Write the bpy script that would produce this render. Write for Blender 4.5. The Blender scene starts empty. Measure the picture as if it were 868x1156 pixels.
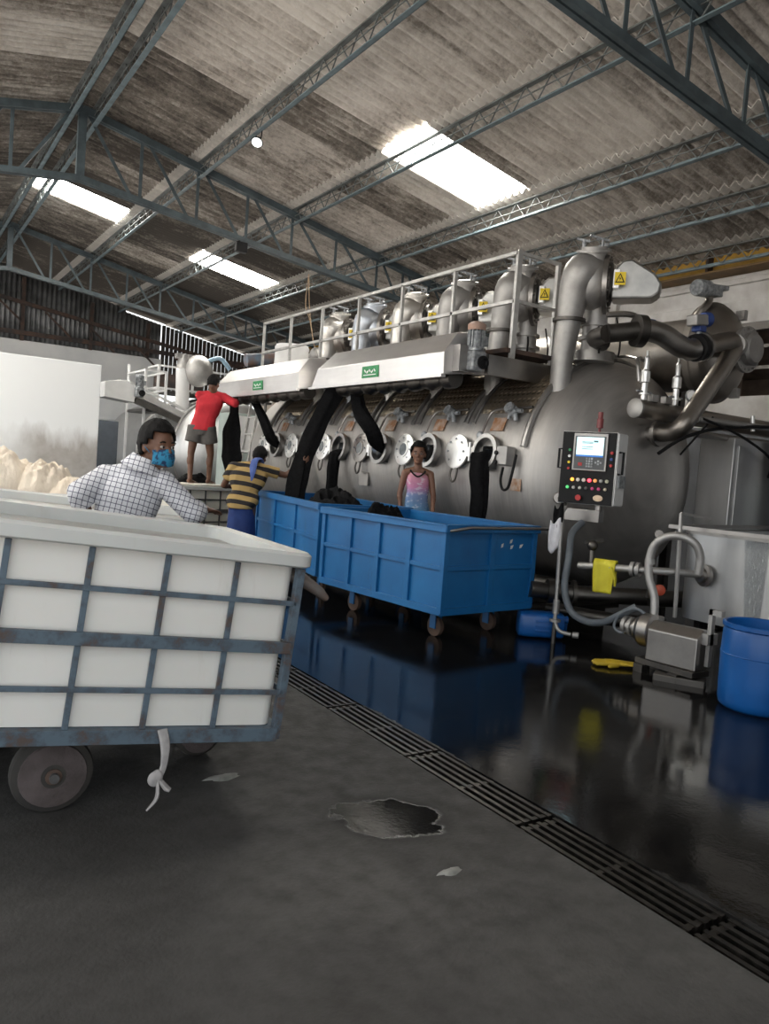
import bpy, math, random
from mathutils import Vector as V, Matrix, noise
random.seed(7)
S = bpy.context.scene
COL = S.collection
# ---------------------------------------------------------------- camera, world, lights, exposure
IMG_W, IMG_H, FPX = 868.0, 1156.0, 870.0
CX, CY = IMG_W / 2, IMG_H / 2
CAM_H = 1.4
def _dir(x, y):
    return V((x - CX, y - CY, FPX)).normalized()
_v1 = (-134.0, 487.0)                     # where the lines along the dyeing machine meet
_Y = _dir(*_v1)
_n = _Y.cross(_dir(_v1[0] + 1000, _v1[1] + 1000 * math.tan(math.radians(4.2)))).normalized()
if _n.y > 0: _n = -_n
_X = _Y.cross(_n)
right = V((_X.x, _Y.x, _n.x)); down = V((_X.y, _Y.y, _n.y)); fwd = V((_X.z, _Y.z, _n.z))
cam_data = bpy.data.cameras.new('camera')
cam = bpy.data.objects.new('camera', cam_data); COL.objects.link(cam)
cam_data.sensor_fit = 'VERTICAL'; cam_data.sensor_height = 36.0; cam_data.sensor_width = 36.0 * IMG_W / IMG_H
cam_data.lens = 36.0 * FPX / IMG_H
cam_data.clip_start = 0.05; cam_data.clip_end = 300
m = Matrix.Identity(4)
for i in range(3):
    m[i][0] = right[i]; m[i][1] = -down[i]; m[i][2] = -fwd[i]
m[0][3], m[1][3], m[2][3] = 0, 0, CAM_H
cam.matrix_world = m
S.camera = cam
S.view_settings.view_transform = 'Standard'; S.view_settings.look = 'None'
S.view_settings.gamma = 1.0; S.view_settings.use_curve_mapping = False
S.view_settings.exposure = 0.70
world = bpy.data.worlds.new('world'); S.world = world; world.use_nodes = True
wn = world.node_tree; wn.nodes.clear()
wo = wn.nodes.new('ShaderNodeOutputWorld'); wb = wn.nodes.new('ShaderNodeBackground')
tc = wn.nodes.new('ShaderNodeTexCoord'); sx = wn.nodes.new('ShaderNodeSeparateXYZ')
cr = wn.nodes.new('ShaderNodeValToRGB'); mr = wn.nodes.new('ShaderNodeMapRange')
mr.inputs['From Min'].default_value = -1; mr.inputs['From Max'].default_value = 1
wn.links.new(tc.outputs['Generated'], sx.inputs[0]); wn.links.new(sx.outputs['Z'], mr.inputs['Value'])
wn.links.new(mr.outputs[0], cr.inputs[0]); wn.links.new(cr.outputs[0], wb.inputs[0]); wn.links.new(wb.outputs[0], wo.inputs[0])
cr.color_ramp.elements[0].position = 0.46; cr.color_ramp.elements[0].color = (1.15, 1.07, 0.97, 1)   # sunlit yard
cr.color_ramp.elements[1].position = 0.54; cr.color_ramp.elements[1].color = (0.74, 0.78, 0.80, 1)    # hazy sky
wb.inputs['Strength'].default_value = 1.5
# ---------------------------------------------------------------- helpers
WLOC = {}
class P:
    """collects shapes, builds one mesh object"""
    def __init__(s): s.v = []; s.f = []; s.fm = []; s.cm = 0
    def add(s, vs, fs):
        o = len(s.v); s.v += [V(p) for p in vs]; s.f += [tuple(i + o for i in f) for f in fs]; s.fm += [s.cm] * len(fs); return s
    def mat(s, k): s.cm = k; return s
    def obox(s, c, ax, h):
        c = V(c); a = [V(q) * k for q, k in zip(ax, h)]
        vs = [c + a[0] * i + a[1] * j + a[2] * k for k in (-1, 1) for j in (-1, 1) for i in (-1, 1)]
        return s.add(vs, [(0, 2, 3, 1), (4, 5, 7, 6), (0, 1, 5, 4), (2, 6, 7, 3), (0, 4, 6, 2), (1, 3, 7, 5)])
    def box(s, x0, y0, z0, x1, y1, z1):
        return s.obox(((x0 + x1) / 2, (y0 + y1) / 2, (z0 + z1) / 2), ((1, 0, 0), (0, 1, 0), (0, 0, 1)), (abs(x1 - x0) / 2, abs(y1 - y0) / 2, abs(z1 - z0) / 2))
    def bar(s, p0, p1, w, h=None, up=(0, 0, 1)):
        p0, p1 = V(p0), V(p1); d = (p1 - p0); L = d.length; d.normalize(); up = V(up)
        if abs(d.dot(up)) > .98: up = V((1, 0, 0))
        sd = d.cross(up).normalized(); u = sd.cross(d)
        return s.obox((p0 + p1) / 2, (d, sd, u), (L / 2, w / 2, (h or w) / 2))
    def angle(s, p0, p1, w, t=.008, up=(0, 0, 1), side=1):
        """L profile"""
        p0, p1 = V(p0), V(p1); d = (p1 - p0).normalized(); up = V(up)
        if abs(d.dot(up)) > .98: up = V((1, 0, 0))
        sd = d.cross(up).normalized() * side; u = sd.cross(d).normalized() * (1 if side > 0 else -1)
        s.obox((p0 + p1) / 2 + sd * (w / 2), (d, sd, u), ((p1 - p0).length / 2, w / 2, t / 2))
        return s.obox((p0 + p1) / 2 + u * (w / 2), (d, sd, u), ((p1 - p0).length / 2, t / 2, w / 2))
    def ring(s, c, a, b, n):
        return [c + a * math.cos(2 * math.pi * i / n) + b * math.sin(2 * math.pi * i / n) for i in range(n)]
    def frame(s, d):
        d = V(d).normalized(); q = V((0, 0, 1)) if abs(d.z) < .9 else V((1, 0, 0))
        a = d.cross(q).normalized(); return a, d.cross(a)
    def lathe(s, o, axis, prof, n=24, cap=True):
        o = V(o); d = V(axis).normalized(); a, b = s.frame(d); vs = []; fs = []
        for r, h in prof: vs += s.ring(o + d * h, a * max(r, 1e-4), b * max(r, 1e-4), n)
        m_ = len(prof)
        for j in range(m_ - 1):
            for i in range(n):
                k = (i + 1) % n; fs.append((j * n + i, j * n + k, (j + 1) * n + k, (j + 1) * n + i))
        if cap:
            fs.append(tuple(range(n))[::-1]); fs.append(tuple((m_ - 1) * n + i for i in range(n)))
        return s.add(vs, fs)
    def cyl(s, p0, p1, r, r1=None, n=16):
        p0, p1 = V(p0), V(p1); L = (p1 - p0).length
        return s.lathe(p0, p1 - p0, [(r, 0), (r if r1 is None else r1, L)], n)
    def tube(s, pts, r, n=10, smooth=0, cap=True, flat=1.0, up=None):
        pts = [V(p) for p in pts]
        rs = list(r) if isinstance(r, (list, tuple)) else [r] * len(pts)
        if smooth:
            np_, nr = [], []
            for i in range(len(pts) - 1):
                p0 = pts[max(i - 1, 0)]; p1 = pts[i]; p2 = pts[i + 1]; p3 = pts[min(i + 2, len(pts) - 1)]
                for k in range(smooth):
                    t = k / smooth; t2 = t * t; t3 = t2 * t
                    np_.append(.5 * ((2 * p1) + (p2 - p0) * t + (2 * p0 - 5 * p1 + 4 * p2 - p3) * t2 + (3 * p1 - p0 - 3 * p2 + p3) * t3))
                    nr.append(rs[i] * (1 - t) + rs[i + 1] * t)
            pts = np_ + [pts[-1]]; rs = nr + [rs[-1]]
        vs = []; fs = []; a = None
        for i, p in enumerate(pts):
            d = (pts[min(i + 1, len(pts) - 1)] - pts[max(i - 1, 0)]).normalized()
            if a is None:
                a = (V(up) - d * d.dot(V(up))).normalized() if up else s.frame(d)[0]
            else: a = (a - d * a.dot(d)).normalized()
            b = d.cross(a); vs += s.ring(p, a * rs[i], b * rs[i] * flat, n)
        for j in range(len(pts) - 1):
            for i in range(n):
                k = (i + 1) % n; fs.append((j * n + i, j * n + k, (j + 1) * n + k, (j + 1) * n + i))
        if cap: fs.append(tuple(range(n))[::-1]); fs.append(tuple((len(pts) - 1) * n + i for i in range(n)))
        return s.add(vs, fs)
    def ell(s, c, r, ax=((1, 0, 0), (0, 1, 0), (0, 0, 1)), n=16, m_=10):
        c = V(c); ax = [V(q) for q in ax]
        if not isinstance(r, (list, tuple)): r = (r, r, r)
        vs = [c + ax[2] * -r[2]]; fs = []
        for j in range(1, m_):
            t = -math.pi / 2 + math.pi * j / m_
            for i in range(n):
                p = 2 * math.pi * i / n
                vs.append(c + ax[0] * (r[0] * math.cos(t) * math.cos(p)) + ax[1] * (r[1] * math.cos(t) * math.sin(p)) + ax[2] * (r[2] * math.sin(t)))
        vs.append(c + ax[2] * r[2]); L = len(vs) - 1
        for i in range(n): fs.append((0, 1 + (i + 1) % n, 1 + i)); fs.append((L, L - n + i, L - n + (i + 1) % n))
        for j in range(m_ - 2):
            for i in range(n):
                k = (i + 1) % n; o = 1 + j * n; fs.append((o + i, o + k, o + n + k, o + n + i))
        return s.add(vs, fs)
    def prism(s, poly, vec):
        poly = [V(p) for p in poly]; vec = V(vec); n = len(poly)
        fs = [tuple(range(n))[::-1], tuple(range(n, 2 * n))] + [(i, (i + 1) % n, n + (i + 1) % n, n + i) for i in range(n)]
        return s.add(poly + [p + vec for p in poly], fs)
    def loft(s, rings, cap=True):
        n = len(rings[0]); vs = []; fs = []
        for r in rings: vs += r
        for j in range(len(rings) - 1):
            for i in range(n):
                k = (i + 1) % n; fs.append((j * n + i, j * n + k, (j + 1) * n + k, (j + 1) * n + i))
        if cap: fs.append(tuple(range(n))[::-1]); fs.append(tuple((len(rings) - 1) * n + i for i in range(n)))
        return s.add(vs, fs)
    def cone(s, p0, p1, r0, r1, n=12):
        """round-ended tapered limb"""
        p0, p1 = V(p0), V(p1); d = (p1 - p0); L = d.length
        pr = [(1e-3, -r0)] + [(r0 * math.cos(t), -r0 * math.sin(t)) for t in (1.2, .8, .4)] + [(r0, 0)]
        pr += [(r1, L)] + [(r1 * math.cos(t), L + r1 * math.sin(t)) for t in (.4, .8, 1.2)] + [(1e-3, L + r1)]
        return s.lathe(p0, d, pr, n)
    def sheet(s, fn, nu, nv):
        vs = [fn(i / nu, j / nv) for j in range(nv + 1) for i in range(nu + 1)]
        fs = [(j * (nu + 1) + i, j * (nu + 1) + i + 1, (j + 1) * (nu + 1) + i + 1, (j + 1) * (nu + 1) + i) for j in range(nv) for i in range(nu)]
        return s.add(vs, fs)
    def mesh(s, name, off=V((0, 0, 0))):
        me = bpy.data.meshes.new(name); me.from_pydata([p - off for p in s.v], [], s.f); me.validate(); return me
    def build(s, name, mat, parent=None, bevel=0, smooth=35, solid=0, loc=None, fix=True):
        if parent is not None: off = WLOC[parent.name]
        else: off = V(loc) if loc is not None else V((0, 0, 0))
        me = s.mesh(name, off)
        mats = mat if isinstance(mat, (list, tuple)) else [mat]
        for q in mats: me.materials.append(q)
        if len(mats) > 1 and len(me.polygons) == len(s.fm): me.polygons.foreach_set('material_index', s.fm)
        if fix:
            import bmesh
            bm = bmesh.new(); bm.from_mesh(me); bmesh.ops.recalc_face_normals(bm, faces=bm.faces); bm.to_mesh(me); bm.free()
        if smooth:
            me.polygons.foreach_set('use_smooth', [True] * len(me.polygons)); me.set_sharp_from_angle(angle=math.radians(smooth))
        o = bpy.data.objects.new(name, me); COL.objects.link(o)
        if parent is not None: o.parent = parent; WLOC[o.name] = off
        else: o.location = off; WLOC[o.name] = off
        if solid:
            q = o.modifiers.new('solid', 'SOLIDIFY'); q.thickness = solid; q.offset = 0
        if bevel:
            q = o.modifiers.new('bevel', 'BEVEL'); q.width = bevel; q.segments = 2; q.limit_method = 'ANGLE'
        return o
def tag(o, label, cat, group=None, kind=None):
    o['label'] = label; o['category'] = cat
    if group: o['group'] = group
    if kind: o['kind'] = kind
    return o
def thing(name, label, cat, loc, group=None):
    o = bpy.data.objects.new(name, None); COL.objects.link(o); o.empty_display_size = .1
    o.location = V(loc); WLOC[o.name] = V(loc); return tag(o, label, cat, group)
def struct(o): o['kind'] = 'structure'; return o
KIDS = {}
def copy_tree(o, loc=None, label=None, parent=None, rot=None):
    c = o.copy(); COL.objects.link(c)
    if parent is not None: c.parent = parent; c.matrix_parent_inverse = o.matrix_parent_inverse
    if loc is not None: c.location = V(loc)
    if rot is not None: c.rotation_euler = rot
    if label: c['label'] = label
    for ch in [q for q in COL.objects if q.parent == o]: copy_tree(ch, parent=c)
    return c
# ---------------------------------------------------------------- materials
def newmat(name):
    mt = bpy.data.materials.new(name); mt.use_nodes = True
    nt = mt.node_tree; return mt, nt, nt.nodes['Principled BSDF']
def N(nt, t, **k):
    n = nt.nodes.new(t)
    for a, b in k.items():
        if a.startswith('i_'): n.inputs[a[2:].replace('_', ' ')].default_value = b
        else: setattr(n, a, b)
    return n
def L(nt, a, b): nt.links.new(a, b)
def coords(nt, scale=(1, 1, 1), kind='Object'):
    t = N(nt, 'ShaderNodeTexCoord'); mp = N(nt, 'ShaderNodeMapping'); mp.inputs['Scale'].default_value = scale
    L(nt, t.outputs[kind], mp.inputs[0]); return mp.outputs[0]
def ramp(nt, fac, stops):
    r = N(nt, 'ShaderNodeValToRGB'); e = r.color_ramp.elements
    while len(e) < len(stops): e.new(.5)
    for q, (p, c) in zip(e, stops):
        q.position = p; q.color = (*c, 1) if len(c) == 3 else c
    L(nt, fac, r.inputs[0]); return r.outputs[0]
def noise_(nt, co, scale, detail=4, rough=.55):
    n = N(nt, 'ShaderNodeTexNoise'); n.inputs['Scale'].default_value = scale; n.inputs['Detail'].default_value = detail
    n.inputs['Roughness'].default_value = rough
    if co is not None: L(nt, co, n.inputs['Vector'])
    return n.outputs['Fac']
def mixc(nt, fac, a, b, mode='MIX'):
    mx = N(nt, 'ShaderNodeMix', data_type='RGBA', blend_type=mode)
    for s_, v_ in ((0, fac), (6, a), (7, b)):
        if isinstance(v_, (int, float)): mx.inputs[s_].default_value = v_
        elif isinstance(v_, (tuple, list)): mx.inputs[s_].default_value = (*v_[:3], 1)
        else: L(nt, v_, mx.inputs[s_])
    return mx.outputs[2]
def math_(nt, op, a, b=None, clamp=False):
    n = N(nt, 'ShaderNodeMath', operation=op); n.use_clamp = clamp
    for k, q in enumerate((a, b)):
        if q is None: continue
        if isinstance(q, (int, float)): n.inputs[k].default_value = q
        else: L(nt, q, n.inputs[k])
    return n.outputs[0]
def bump_(nt, bsdf, h, strength=.3, dist=.01):
    b = N(nt, 'ShaderNodeBump'); b.inputs['Strength'].default_value = strength; b.inputs['Distance'].default_value = dist
    L(nt, h, b.inputs['Height']); L(nt, b.outputs[0], bsdf.inputs['Normal'])
def simple(name, c1, c2=None, rough=.5, metal=0, scale=6, bump=0, stretch=(1, 1, 1), lo=.35, hi=.65, spec=None):
    mt, nt, b = newmat(name)
    co = coords(nt, stretch); f = noise_(nt, co, scale, 5)
    L(nt, ramp(nt, f, [(lo, c1), (hi, c2 or tuple(q * .75 for q in c1))]), b.inputs['Base Color'])
    b.inputs['Roughness'].default_value = rough; b.inputs['Metallic'].default_value = metal
    if spec is not None: b.inputs['Specular IOR Level'].default_value = spec
    if bump: bump_(nt, b, noise_(nt, co, scale * 6, 4), bump, .01)
    return mt
def steel(name, c1, c2, r1=.25, r2=.45, stretch=(1, 1, 1), scale=5, metal=1.0):
    mt, nt, b = newmat(name); co = coords(nt, stretch)
    f = noise_(nt, co, scale, 6, .6); g = noise_(nt, coords(nt, (1, 1, 1)), 1.3, 4)
    c = ramp(nt, f, [(.3, c1), (.7, c2)])
    c = mixc(nt, ramp(nt, g, [(.4, (0, 0, 0)), (.75, (.45, .45, .45))]), c, tuple(q * .6 for q in c1))
    L(nt, c, b.inputs['Base Color'])
    L(nt, ramp(nt, f, [(.3, (r1,) * 3), (.7, (r2,) * 3)]), b.inputs['Roughness'])
    b.inputs['Metallic'].default_value = metal
    return mt
def emit(name, col, st):
    mt, nt, b = newmat(name); b.inputs['Base Color'].default_value = (*[min(1, q) for q in col], 1)
    b.inputs['Emission Color'].default_value = (*col, 1); b.inputs['Emission Strength'].default_value = st; return mt
M = {}
M['shell'] = steel('stainless_shell', (.44, .42, .405), (.56, .54, .52), .46, .60, (1, 14, 1), 2.5, .92)
M['jacket'] = None
M['pipe'] = steel('stainless_pipe', (.30, .285, .275), (.42, .40, .38), .28, .42)
M['duct'] = steel('dull_stainless', (.38, .37, .36), (.52, .51, .50), .5, .62, scale=9, metal=.9)
M['guard'] = steel('guard_sheet', (.36, .36, .355), (.50, .50, .49), .30, .45, scale=6)
M['bright'] = steel('polished_steel', (.86, .86, .85), (.92, .92, .91), .30, .45, metal=.8)
M['hood'] = steel('brushed_hood', (.68, .66, .66), (.76, .75, .74), .36, .46, (1, 1, 10), 2)
M['darksteel'] = steel('dark_steel', (.09, .085, .08), (.16, .15, .14), .35, .55)
M['tank2'] = steel('tank_sheet', (.46, .46, .46), (.60, .60, .60), .32, .46, (1, 1, .15), 4, .85)
M['gear'] = simple('grey_motor', (.42, .44, .46), (.16, .17, .18), .45, .3, 25)
M['truss'] = simple('blue_grey_paint', (.085, .115, .132), (.05, .068, .078), .5, 0, 5)
M['purlin'] = simple('grey_lattice_paint', (.17, .19, .19), (.085, .09, .09), .55, 0, 6)
M['purlinf'] = simple('light_blue_flange', (.20, .275, .31), (.13, .17, .19), .5, 0, 5)
M['rustsup'] = simple('brown_beam', (.10, .06, .045), (.04, .035, .035), .8, 0, 5)
M['rail'] = simple('grey_rail', (.55, .55, .54), (.38, .37, .36), .42, .4, 8)
M['white'] = simple('white_plaster', (.80, .81, .82), (.68, .70, .72), .8, 0, 1.2)
M['bluepaint'] = None
M['cloth'] = simple('black_cloth', (.0035, .0035, .004), (.008, .008, .009), .9, 0, 30, .4, spec=.15)
M['black'] = simple('black_plastic', (.008, .008, .009), (.012, .012, .013), .55, spec=.2)
M['rubber'] = simple('rubber', (.03, .028, .027), (.05, .045, .04), .8)
M['yellow'] = simple('yellow_sign', (.80, .60, .02), (.75, .55, .02), .5)
M['rust'] = simple('rust_plate', (.30, .13, .05), (.45, .36, .30), .8, 0, 14)
M['greenplate'] = simple('green_plate', (.02, .22, .07), (.03, .28, .10), .5)
M['whitepaint'] = simple('white_paint', (.82, .82, .82), (.75, .75, .75), .5)
M['hose'] = simple('grey_hose', (.10, .115, .135), (.13, .15, .17), .5)
M['plasticblue'] = simple('blue_plastic', (.006, .095, .34), (.005, .070, .26), .36, 0, 3)
M['valveblue'] = simple('blue_actuator', (.02, .05, .20), (.03, .07, .26), .4)
M['red'] = simple('red_plastic', (.5, .02, .02), (.4, .02, .02), .4)
M['whiteplastic'] = None
# ---------------------------------------------------------------- setting: floor, drain, walls, roof
def floor_mat():
    mt, nt, b = newmat('concrete_floor')
    co = coords(nt); sp = N(nt, 'ShaderNodeSeparateXYZ'); L(nt, co, sp.inputs[0])
    n1 = noise_(nt, co, 1.1, 6, .6); n2 = noise_(nt, co, 9, 5, .6); n3 = noise_(nt, co, 60, 3)
    base = ramp(nt, n1, [(.3, (.040, .038, .036)), (.5, (.058, .056, .054)), (.72, (.082, .079, .075))])
    base = mixc(nt, ramp(nt, n2, [(.45, (0, 0, 0)), (.75, (.6, .6, .6))]), base, (.035, .033, .032))
    # wet where water from the machine runs, up to the drain
    wob = math_(nt, 'MULTIPLY', math_(nt, 'SUBTRACT', n1, .5), .5)
    wx = math_(nt, 'SUBTRACT', math_(nt, 'ADD', sp.outputs['X'], wob), 2.28)
    wet = math_(nt, 'MULTIPLY', wx, 8.0, True)
    # puddle on the dry side
    px = math_(nt, 'SUBTRACT', sp.outputs['X'], 1.76); py = math_(nt, 'SUBTRACT', sp.outputs['Y'], 2.47)
    a = math_(nt, 'ADD', math_(nt, 'MULTIPLY', px, .84), math_(nt, 'MULTIPLY', py, -.54))
    c = math_(nt, 'ADD', math_(nt, 'MULTIPLY', px, .54), math_(nt, 'MULTIPLY', py, .84))
    d = math_(nt, 'SQRT', math_(nt, 'ADD', math_(nt, 'POWER', math_(nt, 'DIVIDE', math_(nt, 'ABSOLUTE', a), .24), 2.0), math_(nt, 'POWER', math_(nt, 'DIVIDE', math_(nt, 'ABSOLUTE', c), .19), 2.0)))
    d = math_(nt, 'ADD', d, math_(nt, 'MULTIPLY', math_(nt, 'SUBTRACT', n2, .5), 1.1))
    pud = math_(nt, 'MULTIPLY', math_(nt, 'SUBTRACT', 1.15, d), 3.0, True)
    damp = math_(nt, 'MULTIPLY', math_(nt, 'SUBTRACT', 2.3, d), .6, True)
    base = mixc(nt, math_(nt, 'MULTIPLY', damp, .55), base, (.022, .021, .020))
    w = math_(nt, 'MAXIMUM', wet, pud)
    wetc = ramp(nt, n2, [(.35, (.004, .004, .0045)), (.7, (.010, .0095, .009))])
    L(nt, mixc(nt, w, base, wetc), b.inputs['Base Color'])
    w2 = math_(nt, 'MULTIPLY', math_(nt, 'SUBTRACT', w, .6), 2.5, True)
    ro = mixc(nt, w2, ramp(nt, n2, [(.3, (.5,) * 3), (.7, (.75,) * 3)]), ramp(nt, n1, [(.35, (.05,) * 3), (.62, (.13,) * 3), (.8, (.22,) * 3)]))
    L(nt, ro, b.inputs['Roughness'])
    b.inputs['Specular IOR Level'].default_value = .25
    h = math_(nt, 'ADD', math_(nt, 'MULTIPLY', n3, .5), n2)
    st = mixc(nt, w, (.35, .35, .35), ramp(nt, n1, [(.4, (.03,) * 3), (.75, (.12,) * 3)]))
    bp = N(nt, 'ShaderNodeBump'); bp.inputs['Distance'].default_value = .012
    L(nt, st, bp.inputs['Strength']); L(nt, h, bp.inputs['Height']); L(nt, bp.outputs[0], b.inputs['Normal'])
    return mt
M['floor'] = floor_mat()
struct(P().box(-5, -3, -.2, 2.19, 26, 0).build('floor', M['floor']))
struct(P().box(2.42, -3, -.2, 11.2, 26, 0).build('floor', M['floor']))
struct(P().box(2.19, -3, -.2, 2.42, 26, -.12).build('trim_1', simple('channel_concrete', (.008, .008, .008), (.012, .012, .012), .2)))
M['grate'] = steel('grate_steel', (.05, .047, .043), (.12, .11, .10), .3, .5, scale=20)
def grate_section(y0, n):
    t = thing('drain_grate', 'dark steel bar grate section over the floor drain channel', 'grate', (2.305, y0, 0), 'drain grate sections')
    for k in range(5):
        x = 2.215 + .045 * k
        P().box(x - .010, y0 + .01, -.035, x + .010, y0 + .79, -.002).build('long_bar', M['grate'], t, smooth=0)
    for yy in (y0 + .03, y0 + .4, y0 + .77):
        P().box(2.193, yy - .012, -.03, 2.417, yy + .012, -.006).build('cross_bar', M['grate'], t, smooth=0)
    return t
g0 = grate_section(.6, 0)
for i in range(1, 20):
    copy_tree(g0, (2.305, .6 + .8 * i, 0))
struct(P().box(1.2, -3.25, 0, 11.2, -3.0, 7.0).build('wall_light_block', simple('light_block_plaster', (.30, .29, .28), (.22, .21, .20), .85, 0, 2)))  # unseen wall added behind the camera to darken the lower right
# roof
def roof_mat():
    mt, nt, b = newmat('stained_roof_sheet')
    co = coords(nt); sp = N(nt, 'ShaderNodeSeparateXYZ'); L(nt, co, sp.inputs[0])
    sheet = math_(nt, 'FLOOR', math_(nt, 'DIVIDE', sp.outputs['Y'], 1.05)); row = math_(nt, 'FLOOR', math_(nt, 'DIVIDE', math_(nt, 'SUBTRACT', sp.outputs['X'], 2.45), 1.8))
    cb = N(nt, 'ShaderNodeCombineXYZ'); L(nt, sheet, cb.inputs[0]); L(nt, row, cb.inputs[1])
    wn_ = N(nt, 'ShaderNodeTexWhiteNoise', noise_dimensions='2D'); L(nt, cb.outputs[0], wn_.inputs['Vector'])
    st = noise_(nt, coords(nt, (1.6, 7, 1)), 1.2, 8, .7)        # streaks running down the slope
    big = noise_(nt, co, .55, 5, .6); fine = noise_(nt, co, 18, 5, .75)
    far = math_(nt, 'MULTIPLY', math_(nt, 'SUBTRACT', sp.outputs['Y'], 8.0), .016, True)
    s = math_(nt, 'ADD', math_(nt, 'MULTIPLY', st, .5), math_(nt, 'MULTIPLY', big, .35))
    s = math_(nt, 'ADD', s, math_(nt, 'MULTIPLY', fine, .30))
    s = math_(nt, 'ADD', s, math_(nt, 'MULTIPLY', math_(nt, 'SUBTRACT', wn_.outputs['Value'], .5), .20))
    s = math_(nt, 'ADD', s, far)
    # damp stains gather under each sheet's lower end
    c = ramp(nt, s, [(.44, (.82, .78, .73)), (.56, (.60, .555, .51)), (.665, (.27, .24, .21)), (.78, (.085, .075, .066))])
    band = None                                               # sheltered laps above each purlin stay clean
    for q in (4.35, 6.13, 7.98, 9.25, 10.5):
        k = math_(nt, 'LESS_THAN', math_(nt, 'ABSOLUTE', math_(nt, 'SUBTRACT', sp.outputs['X'], q - .09)), .085)
        band = k if band is None else math_(nt, 'MAXIMUM', band, k)
    c = mixc(nt, math_(nt, 'MULTIPLY', band, .6), c, (.74, .71, .67))
    L(nt, c, b.inputs['Base Color']); b.inputs['Roughness'].default_value = .85
    return mt
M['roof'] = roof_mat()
PITCH, AMP = .15, .034
def zr(x): return 7.22 - .2 * x if x >= 2.45 else 6.73 + .22 * (x - 2.45)
rowsR = [2.45, 4.35, 6.13, 7.98, 9.25, 10.5, 11.9]; rowsL = [2.45, .6, -1.25, -3.1, -4.95, -6.4]
SKY = [(6.13, 8.72, 9.77), (6.13, 17.2, 18.25), (2.45, 16.85, 17.9), (.6, 12.6, 13.65), (-1.25, 9.45, 10.5), (-1.25, 14.7, 15.75), (-1.25, 4.2, 5.25)]  # last four: unseen left-slope skylights added to brighten the left side
def roof_rows(rows, sgn):
    p = P(); lights = []
    ny = int(27.5 / PITCH * 8); ys = [-1.5 + 27.5 * j / ny for j in range(ny + 1)]
    for i in range(len(rows) - 1):
        xa, xb = rows[i], rows[i + 1]
        xu = xa - sgn * .17 if i else xa                       # tucks under the sheet above it
        xd = xb + sgn * .06
        base = -.030 if True else 0
        def pt(x, y, dz): return V((x, y, zr(x) + AMP * math.sin(2 * math.pi * y / PITCH) + dz))
        for (xs, dz) in (((xu, xd), 0),):
            k0 = -.022 if i else 0
            vs = []; idx = []
            for y in ys:
                vs += [pt(xs[0], y, k0), pt(xs[1], y, 0.012)]
            fs = []
            for j in range(ny):
                ymid = (ys[j] + ys[j + 1]) / 2
                hole = None
                for q, (sx0, ya, yb) in enumerate(SKY):
                    if (sgn > 0) == (q < 3) and abs(sx0 - xa) < .01 and ya < ymid < yb: hole = q
                f_ = (2 * j, 2 * j + 1, 2 * j + 3, 2 * j + 2)
                if hole is None: fs.append(f_)
                else: lights.append((hole, [vs[k] for k in f_]))
            p.add(vs, fs)
    return p, lights
pr, lights = roof_rows(rowsR, 1)
# drop unused vertices is not needed; one corrugated sheet covering per slope
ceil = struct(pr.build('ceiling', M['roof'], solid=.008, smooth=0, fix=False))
pl_, lights_added = roof_rows(rowsL, -1); lights += lights_added
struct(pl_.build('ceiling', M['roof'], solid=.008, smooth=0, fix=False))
M['skylight'] = emit('translucent_sheet_in_daylight', (1.0, .97, .90), 15.0)
for q in range(len(SKY)):
    p = P()
    for h, vs in lights:
        if h == q: p.add(vs, [(0, 1, 2, 3)])
    struct(p.build('window_%d' % (q + 1), M['skylight'], smooth=0, fix=False))  # those after the third are the added, unseen sheets
struct(P().prism([(2.1, -1.5, zr(2.1) + .05), (2.45, -1.5, 6.80), (2.8, -1.5, zr(2.8) + .05), (2.8, -1.5, zr(2.8) + .08), (2.45, -1.5, 6.85), (2.1, -1.5, zr(2.1) + .08)], (0, 27.5, 0)).build('trim_2', M['roof'], smooth=0))
# trusses
def truss():
    t = thing('roof_truss', '', 'roof truss', (2.45, 13.0, 4.4), 'roof trusses')
    y = 13.0
    def top(x): return 7.06 - .2 * x if x >= 2.45 else 6.57 + .22 * (x - 2.45)
    def bot(x): return 5.53 - .127 * (x - 2.45) if x >= 2.45 else 5.53 + .135 * (x - 2.45)
    mt = M['truss']
    for nm, fn, h in (('top_chord', top, .11), ('bottom_chord', bot, .09)):
        for x1 in (11.0, -6.0):
            p = P()
            a, b_ = (2.45, y, fn(2.45)), (x1, y, fn(x1))
            p.bar((a[0], y - .04, a[2]), (b_[0], y - .04, b_[2]), .055, h); p.bar((a[0], y + .04, a[2]), (b_[0], y + .04, b_[2]), .055, h)
            p.build(nm, mt, t, smooth=0)
    P().bar((2.45, y, bot(2.45) - .04), (2.45, y, top(2.45)), .10, .12).build('king_post', mt, t, smooth=0)
    for nodes in ([3.4, 4.35, 5.25, 6.13, 7.05, 7.98, 8.6, 9.25, 9.9, 10.5], [1.5, .6, -.3, -1.25, -2.2, -3.1, -4.0, -4.95]):
        prev = 2.45
        for x in nodes:
            s = .11 if x > 2.45 else -.11
            P().angle((x, y, bot(x)), (x, y, top(x)), .05, .008, (0, 1, 0)).build('vertical_post', mt, t, smooth=0)
            P().angle((prev + s, y + .01, top(prev + s)), (x - s, y + .01, bot(x - s)), .05, .008, (0, 1, 0), -1).build('diagonal_brace', mt, t, smooth=0)
            prev = x
    return t
tr = truss(); tr['label'] = 'roof truss in the middle, spanning above the two steel hoods'
copy_tree(tr, (2.45, 4.75, 4.4), 'nearest roof truss, its dark chords crossing the top right corner')
copy_tree(tr, (2.45, 20.9, 4.4), 'farthest roof truss, just in front of the corrugated gable wall')
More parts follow.
